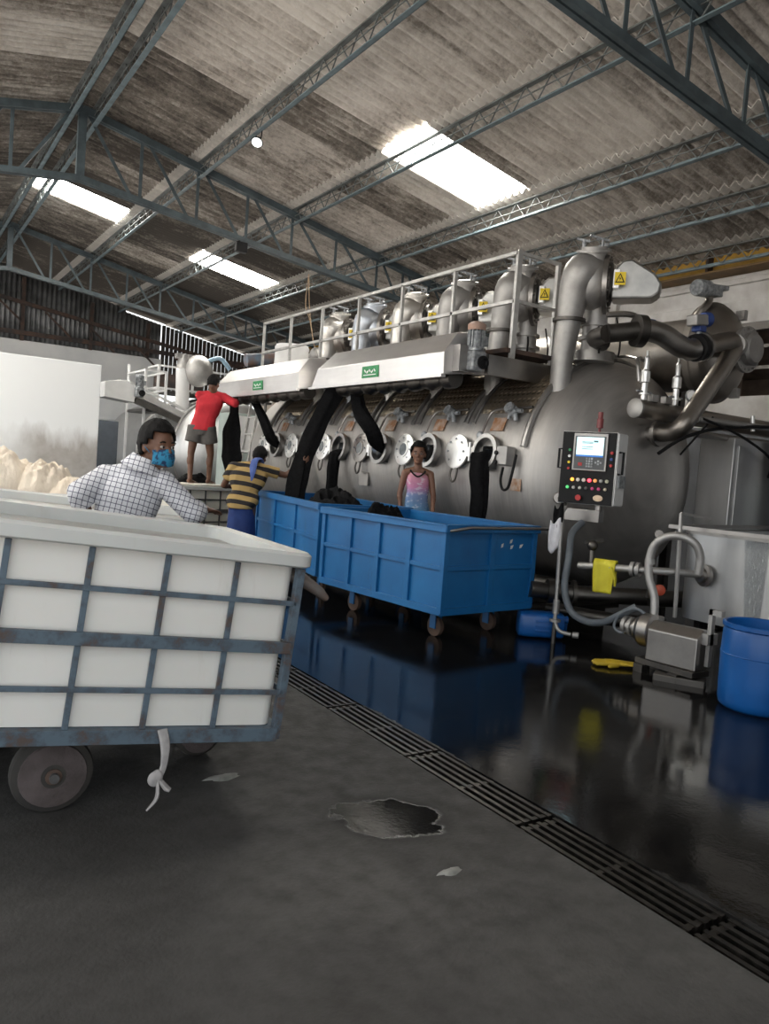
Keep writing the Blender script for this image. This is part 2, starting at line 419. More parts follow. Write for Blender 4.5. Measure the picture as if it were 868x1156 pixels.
# purlins: lattice girders running the length of the shed
def purlin(x, label, y0=-1.2, y1=25.3, zz=None):
    zt = (zz if zz is not None else zr(x)) - .05; zb = zt - .27
    t = thing('lattice_purlin', label, 'purlin', (x, 12, zb), 'roof purlins')
    P().box(x - .035, y0, zt - .02, x + .035, y1, zt).build('top_flange', M['purlin'], t, smooth=0)
    P().box(x - .035, y0, zb, x + .035, y1, zb + .012).box(x + .027, y0, zb, x + .035, y1, zb + .06).build('bottom_flange', M['purlinf'], t, smooth=0)
    p = P(); n = int((y1 - y0) / .21)
    for i in range(n):
        a, b_ = y0 + (y1 - y0) * i / n, y0 + (y1 - y0) * (i + 1) / n
        z0, z1 = (zb + .01, zt - .01) if i % 2 == 0 else (zt - .01, zb + .01)
        p.bar((x, a, z0), (x, b_, z1), .013)
    p.bar((x - .02, y0, (zb + zt) / 2), (x - .02, y1, (zb + zt) / 2), .012)
    p.build('lattice', M['purlin'], t, smooth=0)
    return t
for x, lb in ((2.63, 'lattice purlin just right of the roof ridge'), (2.27, 'lattice purlin just left of the roof ridge'),
              (4.35, 'lattice purlin with the flood lamp clamped under it'), (6.13, 'lattice purlin along the upper end of the large bright skylight'),
              (7.98, 'lattice purlin along the lower end of the large bright skylight'), (9.25, 'lattice purlin between the last skylight row and the eave'),
              (10.45, 'lattice purlin at the eave in front of the yellow beam'), (.6, 'lattice purlin on the left roof slope')):
    purlin(x, lb)
# flood lamp and the small box lamp
t = thing('flood_lamp', 'small black flood lamp hanging under a roof purlin', 'lamp', (4.38, 10.6, 5.8))
P().bar((4.38, 10.52, 6.06), (4.36, 10.50, 5.92), .012).bar((4.38, 10.72, 6.06), (4.36, 10.74, 5.92), .012).bar((4.36, 10.50, 5.93), (4.36, 10.74, 5.93), .02).build('bracket', M['black'], t)
d = V((-.35, -.45, -.82)).normalized(); a, b_ = P().frame(d)
P().lathe(V((4.36, 10.62, 5.93)), d, [(.03, -.03), (.06, 0), (.085, .05), (.09, .055)], 20).build('housing', M['black'], t)
P().lathe(V((4.36, 10.62, 5.93)), d, [(.075, .054), (.075, .06)], 20).build('lens', emit('lamp_glass', (.9, .92, .9), .9), t)
t = thing('box_lamp', 'small dark box lamp fixed on the middle truss chord', 'lamp', (5.09, 12.9, 4.94))
P().box(4.99, 12.78, 4.93, 5.19, 12.9, 5.10).build('housing', M['black'], t, bevel=.01)
P().bar((5.09, 12.88, 5.08), (5.09, 12.96, 5.16), .03).build('bracket', M['black'], t)
# gable wall (corrugated) and white lower wall at the far end
def gable_mat():
    mt, nt, b = newmat('galvanised_gable'); co = coords(nt)
    f = noise_(nt, co, 2.5, 5); L(nt, ramp(nt, f, [(.35, (.30, .31, .32)), (.65, (.14, .14, .145))]), b.inputs['Base Color'])
    b.inputs['Roughness'].default_value = .5; b.inputs['Metallic'].default_value = .5; return mt
M['gable'] = gable_mat()
p = P(); xs = [-4 + .0175 * i for i in range(int(11.6 / .0175))]
vs = []
for x in xs:
    dy = .028 * (1 if (x / .14) % 1 < .5 else -1)
    dy = .030 * max(-1, min(1, 1.8 * math.sin(2 * math.pi * x / .14)))
    vs += [(x, 25.6 + dy, 4.35), (x, 25.6 + dy, zr(x) - .06 - (.10 if x > 6.4 else 0))]
p.add(vs, [(2 * i, 2 * i + 2, 2 * i + 3, 2 * i + 1) for i in range(len(xs) - 1)])
struct(p.build('wall_back', M['gable'], solid=.004, smooth=60, fix=False))
p = P(); x = 7.6
while x < 11.2:
    p.box(x, 25.58, 3.3, x + .120, 25.62, zr(x) - .16); x += .14
struct(p.build('wall_back', M['darksteel'], smooth=0))
p = P()
p.box(-4, 25.30, 4.55, 11, 25.38, 4.68)
p.prism([(2.3, 25.28, 5.60), (11, 25.28, 4.32), (11, 25.28, 4.43), (2.3, 25.28, 5.71)], (0, .07, 0))
for x in (-1, 1.2, 3.4, 5.35, 7.1, 9): p.box(x - .05, 25.38, 4.40, x + .05, 25.46, zr(x) - .3)
for x in (2.6, 4, 5.3, 6.6, 8, 9.3): p.bar((x, 25.3, zr(x) - 1.1), (x + .75, 25.3, zr(x) - 1.75), .05)
struct(p.build('trim_3', M['rustsup'], smooth=0))
struct(P().box(-4, 25.5, 0, 7.6, 25.75, 4.42).box(-4, 25.46, 2.28, 7.6, 25.5, 2.31).build('wall_back', M['white'], bevel=.01))
# right-hand wall: ledges, white bands, lean-to beyond an opening, grey lower sheet
M['beige'] = simple('dirty_beige_plaster', (.42, .36, .30), (.30, .26, .22), .85, 0, 3)
M['whitew'] = simple('dusty_white_wall', (.72, .71, .70), (.50, .48, .46), .85, 0, 2.2)
M['greywall'] = simple('grey_lower_wall', (.20, .21, .23), (.15, .155, .17), .7, 0, 2)
struct(P().box(11, -3, 4.36, 11.25, 25.5, 5.1).box(10.93, -3, 4.62, 11, 25.5, 4.70).box(10.95, -3, 3.98, 11.25, 25.5, 4.36).box(10.9, 9.55, 2.4, 11.0, 9.9, 4.75).build('wall_right', M['whitew'], bevel=.01))
struct(P().box(11, 8.0, 2.9, 11.25, 25.5, 3.98).build('wall_right', M['beige']))
struct(P().box(11, -3, 2.42, 11.25, 25.5, 2.9).build('wall_right', M['whitew']))
struct(P().box(11, -3, 0, 11.25, 25.5, 2.42).build('wall_right', M['greywall']))
p = P(); p.box(10.92, -3, 3.88, 11.05, 8.0, 4.0)
for k, z in enumerate((3.3, 3.62)): p.box(11.0, -3, z, 11.06, 8.0, z + .05)
struct(p.build('trim_4', M['darksteel'], smooth=0))
struct(P().prism([(11.3, -3, 4.3), (14, -3, 3.6), (14, -3, 3.64), (11.3, -3, 4.34)], (0, 12, 0)).box(13.9, -3, 0, 14, 9, 3.6).box(11.25, 8.9, 0, 14, 9, 4.3).box(11.2, -3, -.1, 14, 9, 0).build('wall_right', simple('lean_to_sheet', (.20, .15, .12), (.10, .08, .065), .85, 0, 3), smooth=0))
t = thing('crane_beam', 'yellow steel beam under the eave along the right wall', 'beam', (10.8, 12, 4.75))
M['amber'] = simple('amber_paint', (.56, .33, .045), (.40, .235, .04), .6, 0, 4)
P().box(10.78, 2, 4.80, 10.81, 25, 5.12).build('web', M['amber'], t, smooth=0)
P().box(10.62, 2, 4.77, 10.98, 25, 4.80).build('bottom_flange', simple('brown_flange', (.22, .13, .05), (.14, .09, .04), .7, 0, 4), t, smooth=0)
P().box(10.68, 2, 5.12, 10.92, 25, 5.14).build('top_flange', M['amber'], t, smooth=0)
for y in (7.6, 13, 18): P().box(10.64, y - .02, 4.8, 10.78, y + .02, 5.1).build('stiffener', M['rustsup'], t, smooth=0)
# bright white panel with a damp stain, dark locker and notice behind it
def panel_mat():
    mt, nt, b = newmat('stained_white_panel'); co = coords(nt)
    sp = N(nt, 'ShaderNodeSeparateXYZ'); L(nt, co, sp.inputs[0])
    n = noise_(nt, coords(nt, (1.6, 1, .5)), 1.6, 6, .6); n2 = noise_(nt, co, 5, 5)
    edge = math_(nt, 'ADD', 1.78, math_(nt, 'MULTIPLY', math_(nt, 'SUBTRACT', n, .5), 1.0))
    below = math_(nt, 'MULTIPLY', math_(nt, 'SUBTRACT', edge, sp.outputs['Z']), 2.6, True)
    xr_ = math_(nt, 'MULTIPLY', math_(nt, 'SUBTRACT', sp.outputs['X'], 1.9), 1.4, True)
    k = math_(nt, 'MULTIPLY', below, math_(nt, 'ADD', .25, math_(nt, 'MULTIPLY', xr_, .7)))
    st = ramp(nt, n2, [(.3, (.36, .33, .30)), (.7, (.50, .48, .46))])
    L(nt, mixc(nt, k, (.93, .95, .97), st), b.inputs['Base Color']); b.inputs['Roughness'].default_value = .6; return mt
t = tag(P().box(-.3, 16.0, .02, 3.6, 16.12, 3.02).build('partition_panel', panel_mat(), bevel=.01), 'tall white partition panel with a brown damp stain near its foot', 'partition')
t = thing('locker', 'dark grey steel locker beside the white partition panel', 'locker', (4.65, 20.2, 0))
M['lockgrey'] = simple('slate_paint', (.075, .09, .11), (.06, .07, .085), .5)
P().box(4.25, 20.0, .08, 4.98, 20.5, 2.08).build('body', M['lockgrey'], t, bevel=.01)
P().box(4.30, 19.985, .15, 4.93, 20.0, 2.03).build('door', M['lockgrey'], t, bevel=.005)
P().box(4.25, 20.02, 0, 4.98, 20.48, .08).build('plinth', M['black'], t)
t = thing('notice_board', 'small orange notice in a dark frame on the far wall', 'notice', (6.35, 25.48, 1.6))
P().box(6.15, 25.45, 1.1, 6.62, 25.5, 1.85).build('frame', M['black'], t)
P().box(6.2, 25.44, 1.15, 6.57, 25.452, 1.8).build('sheet', simple('orange_sheet', (.65, .28, .03), (.25, .12, .03), .6, 0, 9), t)
# ---------------------------------------------------------------- blue cloth bins and white carts
def bluepaint():
    mt, nt, b = newmat('blue_paint'); co = coords(nt); f = noise_(nt, co, 3, 5); g = noise_(nt, coords(nt, (1, 1, .4)), 5, 6, .7)
    c = ramp(nt, f, [(.3, (.006, .105, .30)), (.7, (.010, .145, .38))])
    c = mixc(nt, ramp(nt, g, [(.62, (0, 0, 0)), (.76, (.75, .75, .75))]), c, (.03, .05, .06))
    L(nt, c, b.inputs['Base Color']); b.inputs['Roughness'].default_value = .42; return mt
M['bluepaint'] = bluepaint()
M['chip'] = simple('bare_chip', (.7, .7, .7), (.6, .6, .6), .7)
def blue_bin(name, label, A, ang, Ln, Wd, zb, zt, nL, nW, end_handle):
    u = V((math.sin(ang), math.cos(ang), 0)); v = V((math.cos(ang), -math.sin(ang), 0)); A = V((A[0], A[1], 0)); Z = V((0, 0, 1))
    ctr = A + u * Ln / 2 + v * Wd / 2
    t = thing(name, label, 'cloth bin', ctr, 'blue cloth bins')
    mt = M['bluepaint']; th = .012; H = zt - zb
    def wall(o, d, ln, nm, nrm):
        P().obox(o + d * ln / 2 + Z * (zb + H / 2) - nrm * th / 2, (d, nrm, Z), (ln / 2, th / 2, H / 2)).build(nm, mt, t, smooth=0)
    wall(A, u, Ln, 'side_panel', -v); wall(A + v * Wd, u, Ln, 'side_panel', v)
    wall(A, v, Wd, 'end_panel', -u); wall(A + u * Ln, v, Wd, 'end_panel', u)
    P().obox(ctr + Z * (zb + .012), (u, v, Z), (Ln / 2, Wd / 2, .012)).build('floor_panel', mt, t)
    r = P()
    for o, d, ln, nr in ((A, u, Ln, -v), (A + v * Wd, u, Ln, v), (A, v, Wd, -u), (A + u * Ln, v, Wd, u)):
        r.obox(o + d * ln / 2 + Z * (zt + .005) + nr * .016, (d, nr, Z), (ln / 2 + .03, .03, .012)); r.obox(o + d * ln / 2 + Z * (zt - .02) + nr * .04, (d, nr, Z), (ln / 2 + .04, .006, .03))
    r.build('rim', mt, t, bevel=.004)
    f = P()
    for o, d, ln, nr, n in ((A, u, Ln, -v, nL), (A + v * Wd, u, Ln, v, nL), (A, v, Wd, -u, nW), (A + u * Ln, v, Wd, u, nW)):
        for i in range(n + 1):
            w = .03 if 0 < i < n else .025
            f.obox(o + d * (ln * i / n) + Z * (zb + H / 2) + nr * .012, (d, nr, Z), (w, .012, H / 2))
        f.obox(o + d * ln / 2 + Z * (zb + H * .52) + nr * .010, (d, nr, Z), (ln / 2, .010, .018))
        f.obox(o + d * ln / 2 + Z * (zb + .02) + nr * .012, (d, nr, Z), (ln / 2 + .01, .014, .03))
    f.build('frame', mt, t, smooth=0, bevel=.003)
    if end_handle:
        P().tube([A + v * .0 - u * .04 + Z * (zt - .035), A + v * .16 - u * .12 + Z * (zt + .0), A + v * (Wd + .16) - u * .12 + Z * zt], .013, 8).build('handle_pipe', M['pipe'], t)
        ch = P()
        for k, (a_, b_) in enumerate(((.62, .78), (.72, .83), (.73, .76), (.84, .77))):
            c = A + v * (Wd * a_) - u * .004 + Z * (zb + H * b_)
            ch.prism([c + v * (.012 + .006 * k) + Z * .018, c - v * .012 + Z * .01, c - v * .016 - Z * .02, c + v * .008 - Z * .014], -u * .003)
        ch.build('paint_chips', M['chip'], t)
    for (s, w_) in ((.16, .2), (.16, .8), (.84, .2), (.84, .8)):
        c = A + u * Ln * s + v * Wd * w_
        wl = P(); wl.lathe(c - v * .025 + Z * .085, v, [(.06, 0), (.085, .006), (.085, .044), (.06, .05)], 20)
        w_o = wl.build('caster_wheel', M['rustwheel'], t)
        fk = P()
        for sd in (-.034, .034): fk.obox(c + v * sd + Z * .155, (u, v, Z), (.035, .005, .085))
        fk.obox(c + Z * (zb - .015), (u, v, Z), (.06, .05, .015))
        fk.build('caster_fork', mt, t)
    return t, u, v, A
M['rustwheel'] = simple('worn_wheel', (.07, .045, .035), (.12, .075, .055), .8, 0, 12)
BIN1 = blue_bin('cloth_bin', 'blue steel cloth bin in front, with pipe handle across its near end', (3.836, 4.902), -.106, 1.70, 1.09, .25, .97, 4, 2, True)
BIN2 = blue_bin('cloth_bin', 'blue steel cloth bin behind, beside the man in the striped shirt', (3.79, 6.95), .152, 2.40, 1.0, .25, .98, 3, 2, False)
# white tub carts in blue-grey angle-iron frames
def wplastic(name, c1, c2):
    mt, nt, b = newmat(name); co = coords(nt); f = noise_(nt, co, 2, 5); g = noise_(nt, coords(nt, (3, 3, .6)), 3, 6, .7)
    c = ramp(nt, f, [(.3, c1), (.7, c2)])
    c = mixc(nt, ramp(nt, g, [(.6, (0, 0, 0)), (.85, (.35, .35, .35))]), c, (.42, .36, .28))
    L(nt, c, b.inputs['Base Color']); b.inputs['Roughness'].default_value = .45; b.inputs['Subsurface Weight'].default_value = 0.05; return mt
M['tub'] = wplastic('white_tub', (.80, .785, .755), (.74, .725, .69))
M['rim'] = wplastic('grey_white_rim', (.62, .63, .62), (.54, .55, .54))
M['cream_tub'] = wplastic('cream_tub', (.80, .77, .68), (.68, .65, .56))
def frame_mat():
    mt, nt, b = newmat('worn_blue_frame'); co = coords(nt); g = noise_(nt, co, 9, 6, .7)
    L(nt, ramp(nt, g, [(.44, (.095, .135, .175)), (.54, (.07, .09, .115)), (.62, (.085, .062, .055))]), b.inputs['Base Color']); b.inputs['Roughness'].default_value = .6; return mt
M['cartframe'] = frame_mat()
M['ironframe'] = simple('dark_iron_frame', (.10, .10, .10), (.055, .05, .05), .6, 0, 8)
def tub_cart(label, O, yaw, tilt, s, nP, hh, D, wheels, tubm, frm, wheelr=.15, handle=True, rusttop=True, ztop=None):
    """O: near bottom corner of the frame at its right end; posts every s to the left"""
    u = V((math.cos(yaw) * math.cos(tilt), math.sin(yaw) * math.cos(tilt), -math.sin(tilt)))
    w = V((-math.sin(yaw), math.cos(yaw), 0)); t_ = u.cross(w); O = V(O); Ln = s * nP
    ctr = O - u * Ln / 2 + w * D / 2
    t = thing('tub_cart', label, 'cart', (ctr.x, ctr.y, 0), 'white tub carts')
    def q(a, d, h): return O - u * a + w * d + t_ * h
    # tub: outer and inner skins, wide rolled rim
    def rr(a0, a1, d0, d1, h, r=.05):
        pts = []
        for cx_, cy_, s0 in ((a1 - r, d1 - r, 0), (a0 + r, d1 - r, 90), (a0 + r, d0 + r, 180), (a1 - r, d0 + r, 270)):
            for k in range(5):
                a = math.radians(s0 + 22.5 * k); pts.append(q(cx_ + r * math.cos(a), cy_ + r * math.sin(a), h))
        return pts
    i0 = .015
    rings = [rr(i0, Ln - i0, i0, D - i0, .02), rr(i0, Ln - i0, i0, D - i0, hh), rr(i0 - .05, Ln + .05, i0 - .06, D + .06, hh + .005, .07), rr(i0 - .058, Ln + .058, i0 - .068, D + .068, hh + .012, .07),
             rr(i0 - .058, Ln + .058, i0 - .068, D + .068, hh + .055, .07), rr(i0 - .045, Ln + .045, i0 - .055, D + .055, hh + .068, .07), rr(i0 + .02, Ln - .02, i0 + .02, D - .02, hh + .060, .06),
             rr(i0 + .035, Ln - .035, i0 + .035, D - .035, hh - .03, .05), rr(i0 + .04, Ln - .04, i0 + .04, D - .04, .05, .05)]
    P().loft(rings[:3]).build('tub', tubm, t, smooth=50)
    P().loft(rings[2:]).build('tub_rim', M['rim'], t, smooth=40)
    f = P()
    def post(a, d, nrm, wd=.022):
        f.bar(q(a, d, -.02) + nrm * .006, q(a, d, hh) + nrm * .006, .012, wd, up=u) if abs(nrm.dot(w)) > .5 else f.bar(q(a, d, -.02) + nrm * .006, q(a, d, hh) + nrm * .006, wd, .012, up=u)
    for side, nrm in ((0, -w), (D, w)):
        for i in range(1, nP): post(s * i, side, nrm)
        for k, (h, hw) in enumerate(((.165, .010), (.355, .024), (.54, .010))):
            f.bar(q(-.0, side, h * hh / .69) + nrm * (.010 + .008 * (k == 1)), q(Ln, side, h * hh / .69) + nrm * (.010 + .008 * (k == 1)), .014 + .012 * (k == 1), hw * 2, up=t_)
        f.bar(q(-.0, side, -.01), q(Ln, side, -.01), .05, .055, up=t_)
    for a, nrm in ((0, u), (Ln, -u)):
        for d in (D * .33, D * .66): post(a, d, nrm)
        for h in (.165, .355, .54): f.bar(q(a, 0, h * hh / .69) + nrm * .01, q(a, D, h * hh / .69) + nrm * .01, .014, .022, up=t_)
        f.bar(q(a, 0, -.01), q(a, D, -.01), .05, .055, up=t_)
    for a in (0, Ln):
        for d in (0, D):
            f.bar(q(a, d, -.03), q(a, d, hh - .0), .034, .034, up=u)
    f.build('frame', frm, t, smooth=0, bevel=.002)
    P().obox(q(Ln / 2, D / 2, -.0), (u, w, t_), (Ln / 2, D / 2, .01)).build('deck', M['ironframe'], t)
    for (x, y, r) in wheels:
        c = V((x, y, r)); wl = P()
        wl.lathe(c - w * .04, w, [(r * .3, -.012), (r * .34, .0), (r * .84, .004), (r * .97, .014), (r, .025), (r, .06), (r * .96, .074), (r * .84, .08), (r * .3, .08)], 32)
        wo_ = wl.build('wheel', M['rubber'], t, smooth=30)
        hb = P().lathe(c - w * .062, w, [(r * .10, 0), (r * .20, .004), (r * .20, .03), (r * .30, .034), (r * .32, .05)], 16).build('hub', M['rustwheel'], wo_)
        dk = P(); dk.lathe(c - w * .052, w, [(r * .28, .0), (r * .80, .006), (r * .83, .02)], 32, cap=False); dk.build('wheel_disc', M['wheeldisc'], wo_)
        st = O + w * ((c - O).dot(w)); hh_ = None
        zt_ = (O - u * ((O - c).dot(u) / max(.01, u.dot(u)))).z
        ax = P()
        for sd in ((-.07, .07) if r < .13 else (.09,)): ax.obox(c + w * sd + V((0, 0, (zt_ - r) / 2)), (u, w, (0, 0, 1)), (.03, .006, max(.02, (zt_ - r) / 2 + .02)))
        ax.cyl(c - w * .08, c + w * .08, .018)
        ax.build('wheel_fork', M['ironframe'], t)
    if handle:
        h = q(-.02, .15, .50)
        P().tube([q(.02, .10, .655), q(-.06, .08, .63), q(-.135, .06, .59), q(-.17, .06, .565)], [.045, .048, .038, .024], 14, flat=.6).build('tow_handle', M['handle'], t, smooth=60)
    return t, q
M['wheeldisc'] = simple('worn_grey_disc', (.105, .085, .085), (.065, .052, .05), .85, 0, 9, .5)
M['handle'] = simple('worn_handle', (.14, .145, .15), (.13, .085, .065), .7, 0, 7)
CART1, q1 = tub_cart('white tub cart in front, beside the standing man in the checked shirt', (1.42, 2.87, .27), -.048, .098, .279, 6, .69, 1.03,
                     [(.585, 3.07, .150), (.46, 3.80, .150), (1.28, 3.40, .11)], M['tub'], M['cartframe'])
CART2, q2 = tub_cart('white tub cart right behind the man in the checked shirt', (1.70, 4.98, .27), -.30, .05, .279, 6, .64, .95,
                     [(.70, 5.45, .150), (.85, 6.02, .150), (1.55, 5.45, .11)], M['tub'], M['cartframe'], handle=False)
CART3, q3 = tub_cart('tub cart with a dark rim bar, heaped with cream cloth', (2.05, 9.0, .27), -.30, .0, .30, 6, .52, 1.3,
                     [(.7, 9.6, .13), (.9, 10.5, .13), (1.85, 9.7, .13)], M['tub'], M['ironframe'], handle=False)
CART4, q4 = tub_cart('cream tub cart the man in the red shirt stands on', (4.62, 11.28, .25), .25, .0, .27, 4, .62, 1.15,
                     [(3.72, 11.30, .12), (3.55, 11.95, .12), (4.30, 11.95, .12)], M['cream_tub'], M['ironframe'], handle=False)
# strip of cloth knotted to the front cart's frame
t = thing('knotted_rag', 'pale rag strip knotted and dangling under the front cart', 'rag', (.93, 2.80, .05))
ragm = simple('pale_rag', (.42, .40, .40), (.30, .29, .29), .9, 0, 20)
P().tube([(.94, 2.87, .335), (.945, 2.84, .28), (.94, 2.83, .21), (.925, 2.83, .17)], [.022, .02, .014, .016], 8, 4, flat=.5).build('strip', ragm, t)
P().ell((.915, 2.825, .17), (.022, .018, .028)).ell((.905, 2.82, .165), (.028, .012, .03)).build('knot', ragm, t)
P().tube([(.92, 2.825, .165), (.945, 2.81, .13), (.96, 2.80, .12)], [.012, .02, .014], 8, 4, flat=.5).tube([(.915, 2.82, .16), (.91, 2.80, .10), (.87, 2.79, .06)], [.012, .014, .006], 8, 4, flat=.5).build('loose_end', ragm, t)
# ---------------------------------------------------------------- dyeing machine
def jacket_mat():
    mt, nt, b = newmat('dimpled_jacket'); co = coords(nt)
    f = noise_(nt, coords(nt, (1, 1.5, 1)), 3, 5)
    L(nt, ramp(nt, f, [(.3, (.36, .30, .23)), (.7, (.27, .225, .17))]), b.inputs['Base Color'])
    b.inputs['Metallic'].default_value = .9; b.inputs['Roughness'].default_value = .36
    v = N(nt, 'ShaderNodeTexVoronoi', feature='F1'); v.inputs['Scale'].default_value = 14; v.inputs['Randomness'].default_value = 0
    L(nt, co, v.inputs['Vector']); bump_(nt, b, ramp(nt, v.outputs['Distance'], [(.0, (0, 0, 0)), (.45, (1, 1, 1))]), .8, .02); return mt
M['jacket'] = jacket_mat()
MX, MZ, MR = 6.5, 1.5, 1.2
def surf(y, deg, dr=0.0, x0=MX, z0=MZ):
    a = math.radians(deg); return V((x0 - (MR + dr) * math.cos(a), y, z0 + (MR + dr) * math.sin(a)))
def nrm(deg): a = math.radians(deg); return V((-math.cos(a), 0, math.sin(a)))
def dish(y0, sgn, n=14):
    return [(MR * math.cos(t * math.pi / 2 / n), y0 + sgn * MR * .5 * math.sin(t * math.pi / 2 / n)) for t in range(n + 1)]
PORTS = [6.16, 7.17, 8.19, 9.22, 10.24, 11.25]
def tank_shell(x0, z0, ya, yb, ports, nseg=96):
    p = P(); prof = [(r, y) for r, y in dish(ya, -1)][::-1]
    ys = sorted([ya + .4, yb] + [y + s * .125 for y in ports for s in (-1, 1)])
    prof += [(MR, y) for y in ys] + [(r, y) for r, y in dish(yb, 1)][1:]
    vs = []; fs = []
    for r, y in prof:
        for i in range(nseg):
            a = 2 * math.pi * (i - .29) / nseg
            vs.append(V((x0 - max(r, .002) * math.cos(a), y, z0 + max(r, .002) * math.sin(a))))
    for j in range(len(prof) - 1):
        ym = (prof[j][1] + prof[j + 1][1]) / 2
        hole = any(abs(ym - q) < .12 for q in ports)
        for i in range(nseg):
            k = (i + 1) % nseg
            if hole and i in (0, 1, 2): continue
            fs.append((j * nseg + i, j * nseg + k, (j + 1) * nseg + k, (j + 1) * nseg + i))
    return p.add(vs, fs)
DM = thing('dyeing_machine', 'long stainless steel dyeing machine drum with a row of round portholes', 'dyeing machine', (6.5, 9, 0))
tank_shell(MX, MZ, 5.65, 12.3, PORTS).build('drum_shell', M['shell'], DM, smooth=60)
RIBS = [6.67, 7.69, 8.71, 9.73, 10.76, 11.78]
M['rib'] = steel('rib_steel', (.42, .41, .40), (.52, .51, .50), .3, .42)
for k, y in enumerate([5.65] + RIBS):
    pts = [surf(y, d_, .022) for d_ in range(10 if k == 0 else 22, 118, 4)]
    P().tube(pts, .034 if k == 0 else .026, 8).build('rib', M['rib'], DM)
    if k: P().tube([surf(y - .13, d_, .018) for d_ in range(22, 118, 4)], .02, 8).build('rib', M['rib'], DM)
for k in range(6):
    y0, y1 = ([5.65] + RIBS)[k] + .05, RIBS[k] - .17
    def fn(a, b_): return surf(y0 + (y1 - y0) * a, 28 + 60 * b_, .010)
    P().sheet(fn, 6, 24).build('jacket_plate', M['jacket'], DM, solid=.012, smooth=60)
M['inner'] = simple('dark_interior', (.03, .03, .032), (.05, .05, .05), .5)
for k, y in enumerate(PORTS):
    c = surf(y, 6.5); n = nrm(6.5)
    r = P().lathe(c - n * .06, n, [(.150, .15), (.150, 0), (.165, 0), (.165, .10), (.195, .10), (.195, .15), (.150, .15)], 32, cap=False).build('porthole_ring', M['rib'], DM, smooth=30)
    # hinge, arm and opened cover
    cy = y + .48
    h = P(); h.bar(c + V((0, .19, 0)) + n * .04, c + V((0, .30, 0)) + n * .05, .05, .10)
    h.cyl(c + V((0, .24, -.10)) + n * .075, c + V((0, .24, .10)) + n * .075, .014); h.build('hinge', M['bright'], r)
    cc = surf(cy, 6.5, .035)
    cover = P().lathe(cc, n, [(.17, 0), (.19, .008), (.19, .03), (.17, .036)], 32, cap=True).build('porthole_cover', M['bright'] if k != 2 else M['pipe'], DM, smooth=30)
    if k != 0:
        P().lathe(cc + n * .036, n, [(.092, 0), (.092, .010), (.075, .012), (.075, .006)], 28).build('sight_glass_frame', M['bright'] if k != 2 else M['pipe'], cover, smooth=30)
        P().lathe(cc + n * .036, n, [(.074, 0), (.074, .007)], 28).build('sight_glass', simple('grey_glass', (.22, .24, .25), (.10, .11, .12), .1) if k == 1 else bpy.data.materials['grey_glass'], cover, smooth=30)
    b_ = P()
    for i in range(8):
        a = 2 * math.pi * i / 8; q = cc + n * .036 + V((0, math.cos(a), 0)) * .135 + V((0, 0, 1)) * (math.sin(a) * .135)
        b_.cyl(q, q + n * .014, .011, n=8)
    b_.build('cover_bolts', M['gear'], cover)
    q = cc - V((0, 0, .17))
    P().tube([q + V((0, .05, .0)) + n * .03, q + V((0, .055, -.09)) + n * .05, q + V((0, .02, -.16)) + n * .05, q + V((0, -.03, -.15)) + n * .05, q + V((0, -.045, -.07)) + n * .04, q + V((0, -.04, 0)) + n * .03], .012, 8, 4).build('cover_handle', M['darksteel'], cover)
    # spray valve above the port with its feed pipe, rusty plate
    vv = surf(y - .24, 27, .07)
    va = P(); va.ell(vv, (.05, .06, .06)); va.cyl(vv + V((0, -.13, 0)), vv + V((0, .10, 0)), .022); va.lathe(vv, nrm(27), [(.03, 0), (.03, .06), (.055, .062), (.055, .085)], 14)
    va.cyl(vv + V((0, .06, -.08)), vv + V((0, .02, .08)), .02); va.cyl(vv + V((0, -.05, -.10)), vv + V((0, -.02, .03)), .025); va.build('spray_valve', M['gear'], DM)
    P().tube([surf(y - .46, 30, .04), surf(y - .2, 29, .05), surf(y + .02, 29, .05), surf(y + .12, 26, .05), surf(y + .14, 16, .05)], .014, 8, 5).build('spray_pipe', M['pipe'], DM)
    P().obox(surf(y - .03, 21.5, .012), (V((0, 1, 0)), nrm(21.5), nrm(21.5).cross(V((0, 1, 0)))), (.10, .004, .075)).build('rust_patch', M['rust'], DM)
    P().ell(surf(y + .16, 15, .05), (.03, .05, .045)).build('latch', M['gear'], DM)
for y in PORTS[:2]:
    P().box(5.95, y - .3, 1.80, 5.97, y + .3, 2.3).build('port_highlight_plate', simple('pale_blue_highlight', (.55, .66, .85), (.45, .56, .78), .4), DM)  # pale plates added to give these two ports their bluish highlight
lg = bpy.data.lights.new('added_drum_lamp', 'POINT'); lg.energy = 14; lg.color = (.8, .9, 1); lg.shadow_soft_size = .04  # lamp added inside the drum to brighten the first two ports
lo = bpy.data.objects.new('added_drum_lamp', lg); COL.objects.link(lo); lo.parent = DM; lo.location = V((5.62, 6.66, 2.12)) - WLOC[DM.name]
# push-button box with looped cable and tag plates
jb = P().obox(surf(5.83, 5, .07), (V((0, 1, 0)), nrm(5), V((0, 0, 1))), (.075, .06, .095)).build('junction_box', M['duct'], DM, bevel=.008)
P().cyl(surf(5.90, 6, .13), surf(5.90, 6, .15), .022, n=12).build('push_button', M['black'], jb)
P().cyl(surf(5.90, 2, .13), surf(5.90, 2, .15), .022, n=12).build('push_button', M['black'], jb)
P().tube([surf(5.86, 0, .06), surf(5.88, -6, .07), surf(5.84, -10, .08), surf(5.76, -9, .08), surf(5.72, -2, .06), surf(5.70, 6, .05)], .014, 8, 5).build('cable', M['black'], DM)
P().obox(surf(5.72, -8, .01), (V((0, 1, 0)), nrm(-8), V((0, 0, 1))), (.07, .004, .06)).build('rust_patch', M['rust'], DM)
P().obox(surf(8.62, -12, .02), (V((0, 1, 0)), nrm(-12), V((0, 0, 1))), (.11, .01, .085)).build('data_plate', M['pipe'], DM)
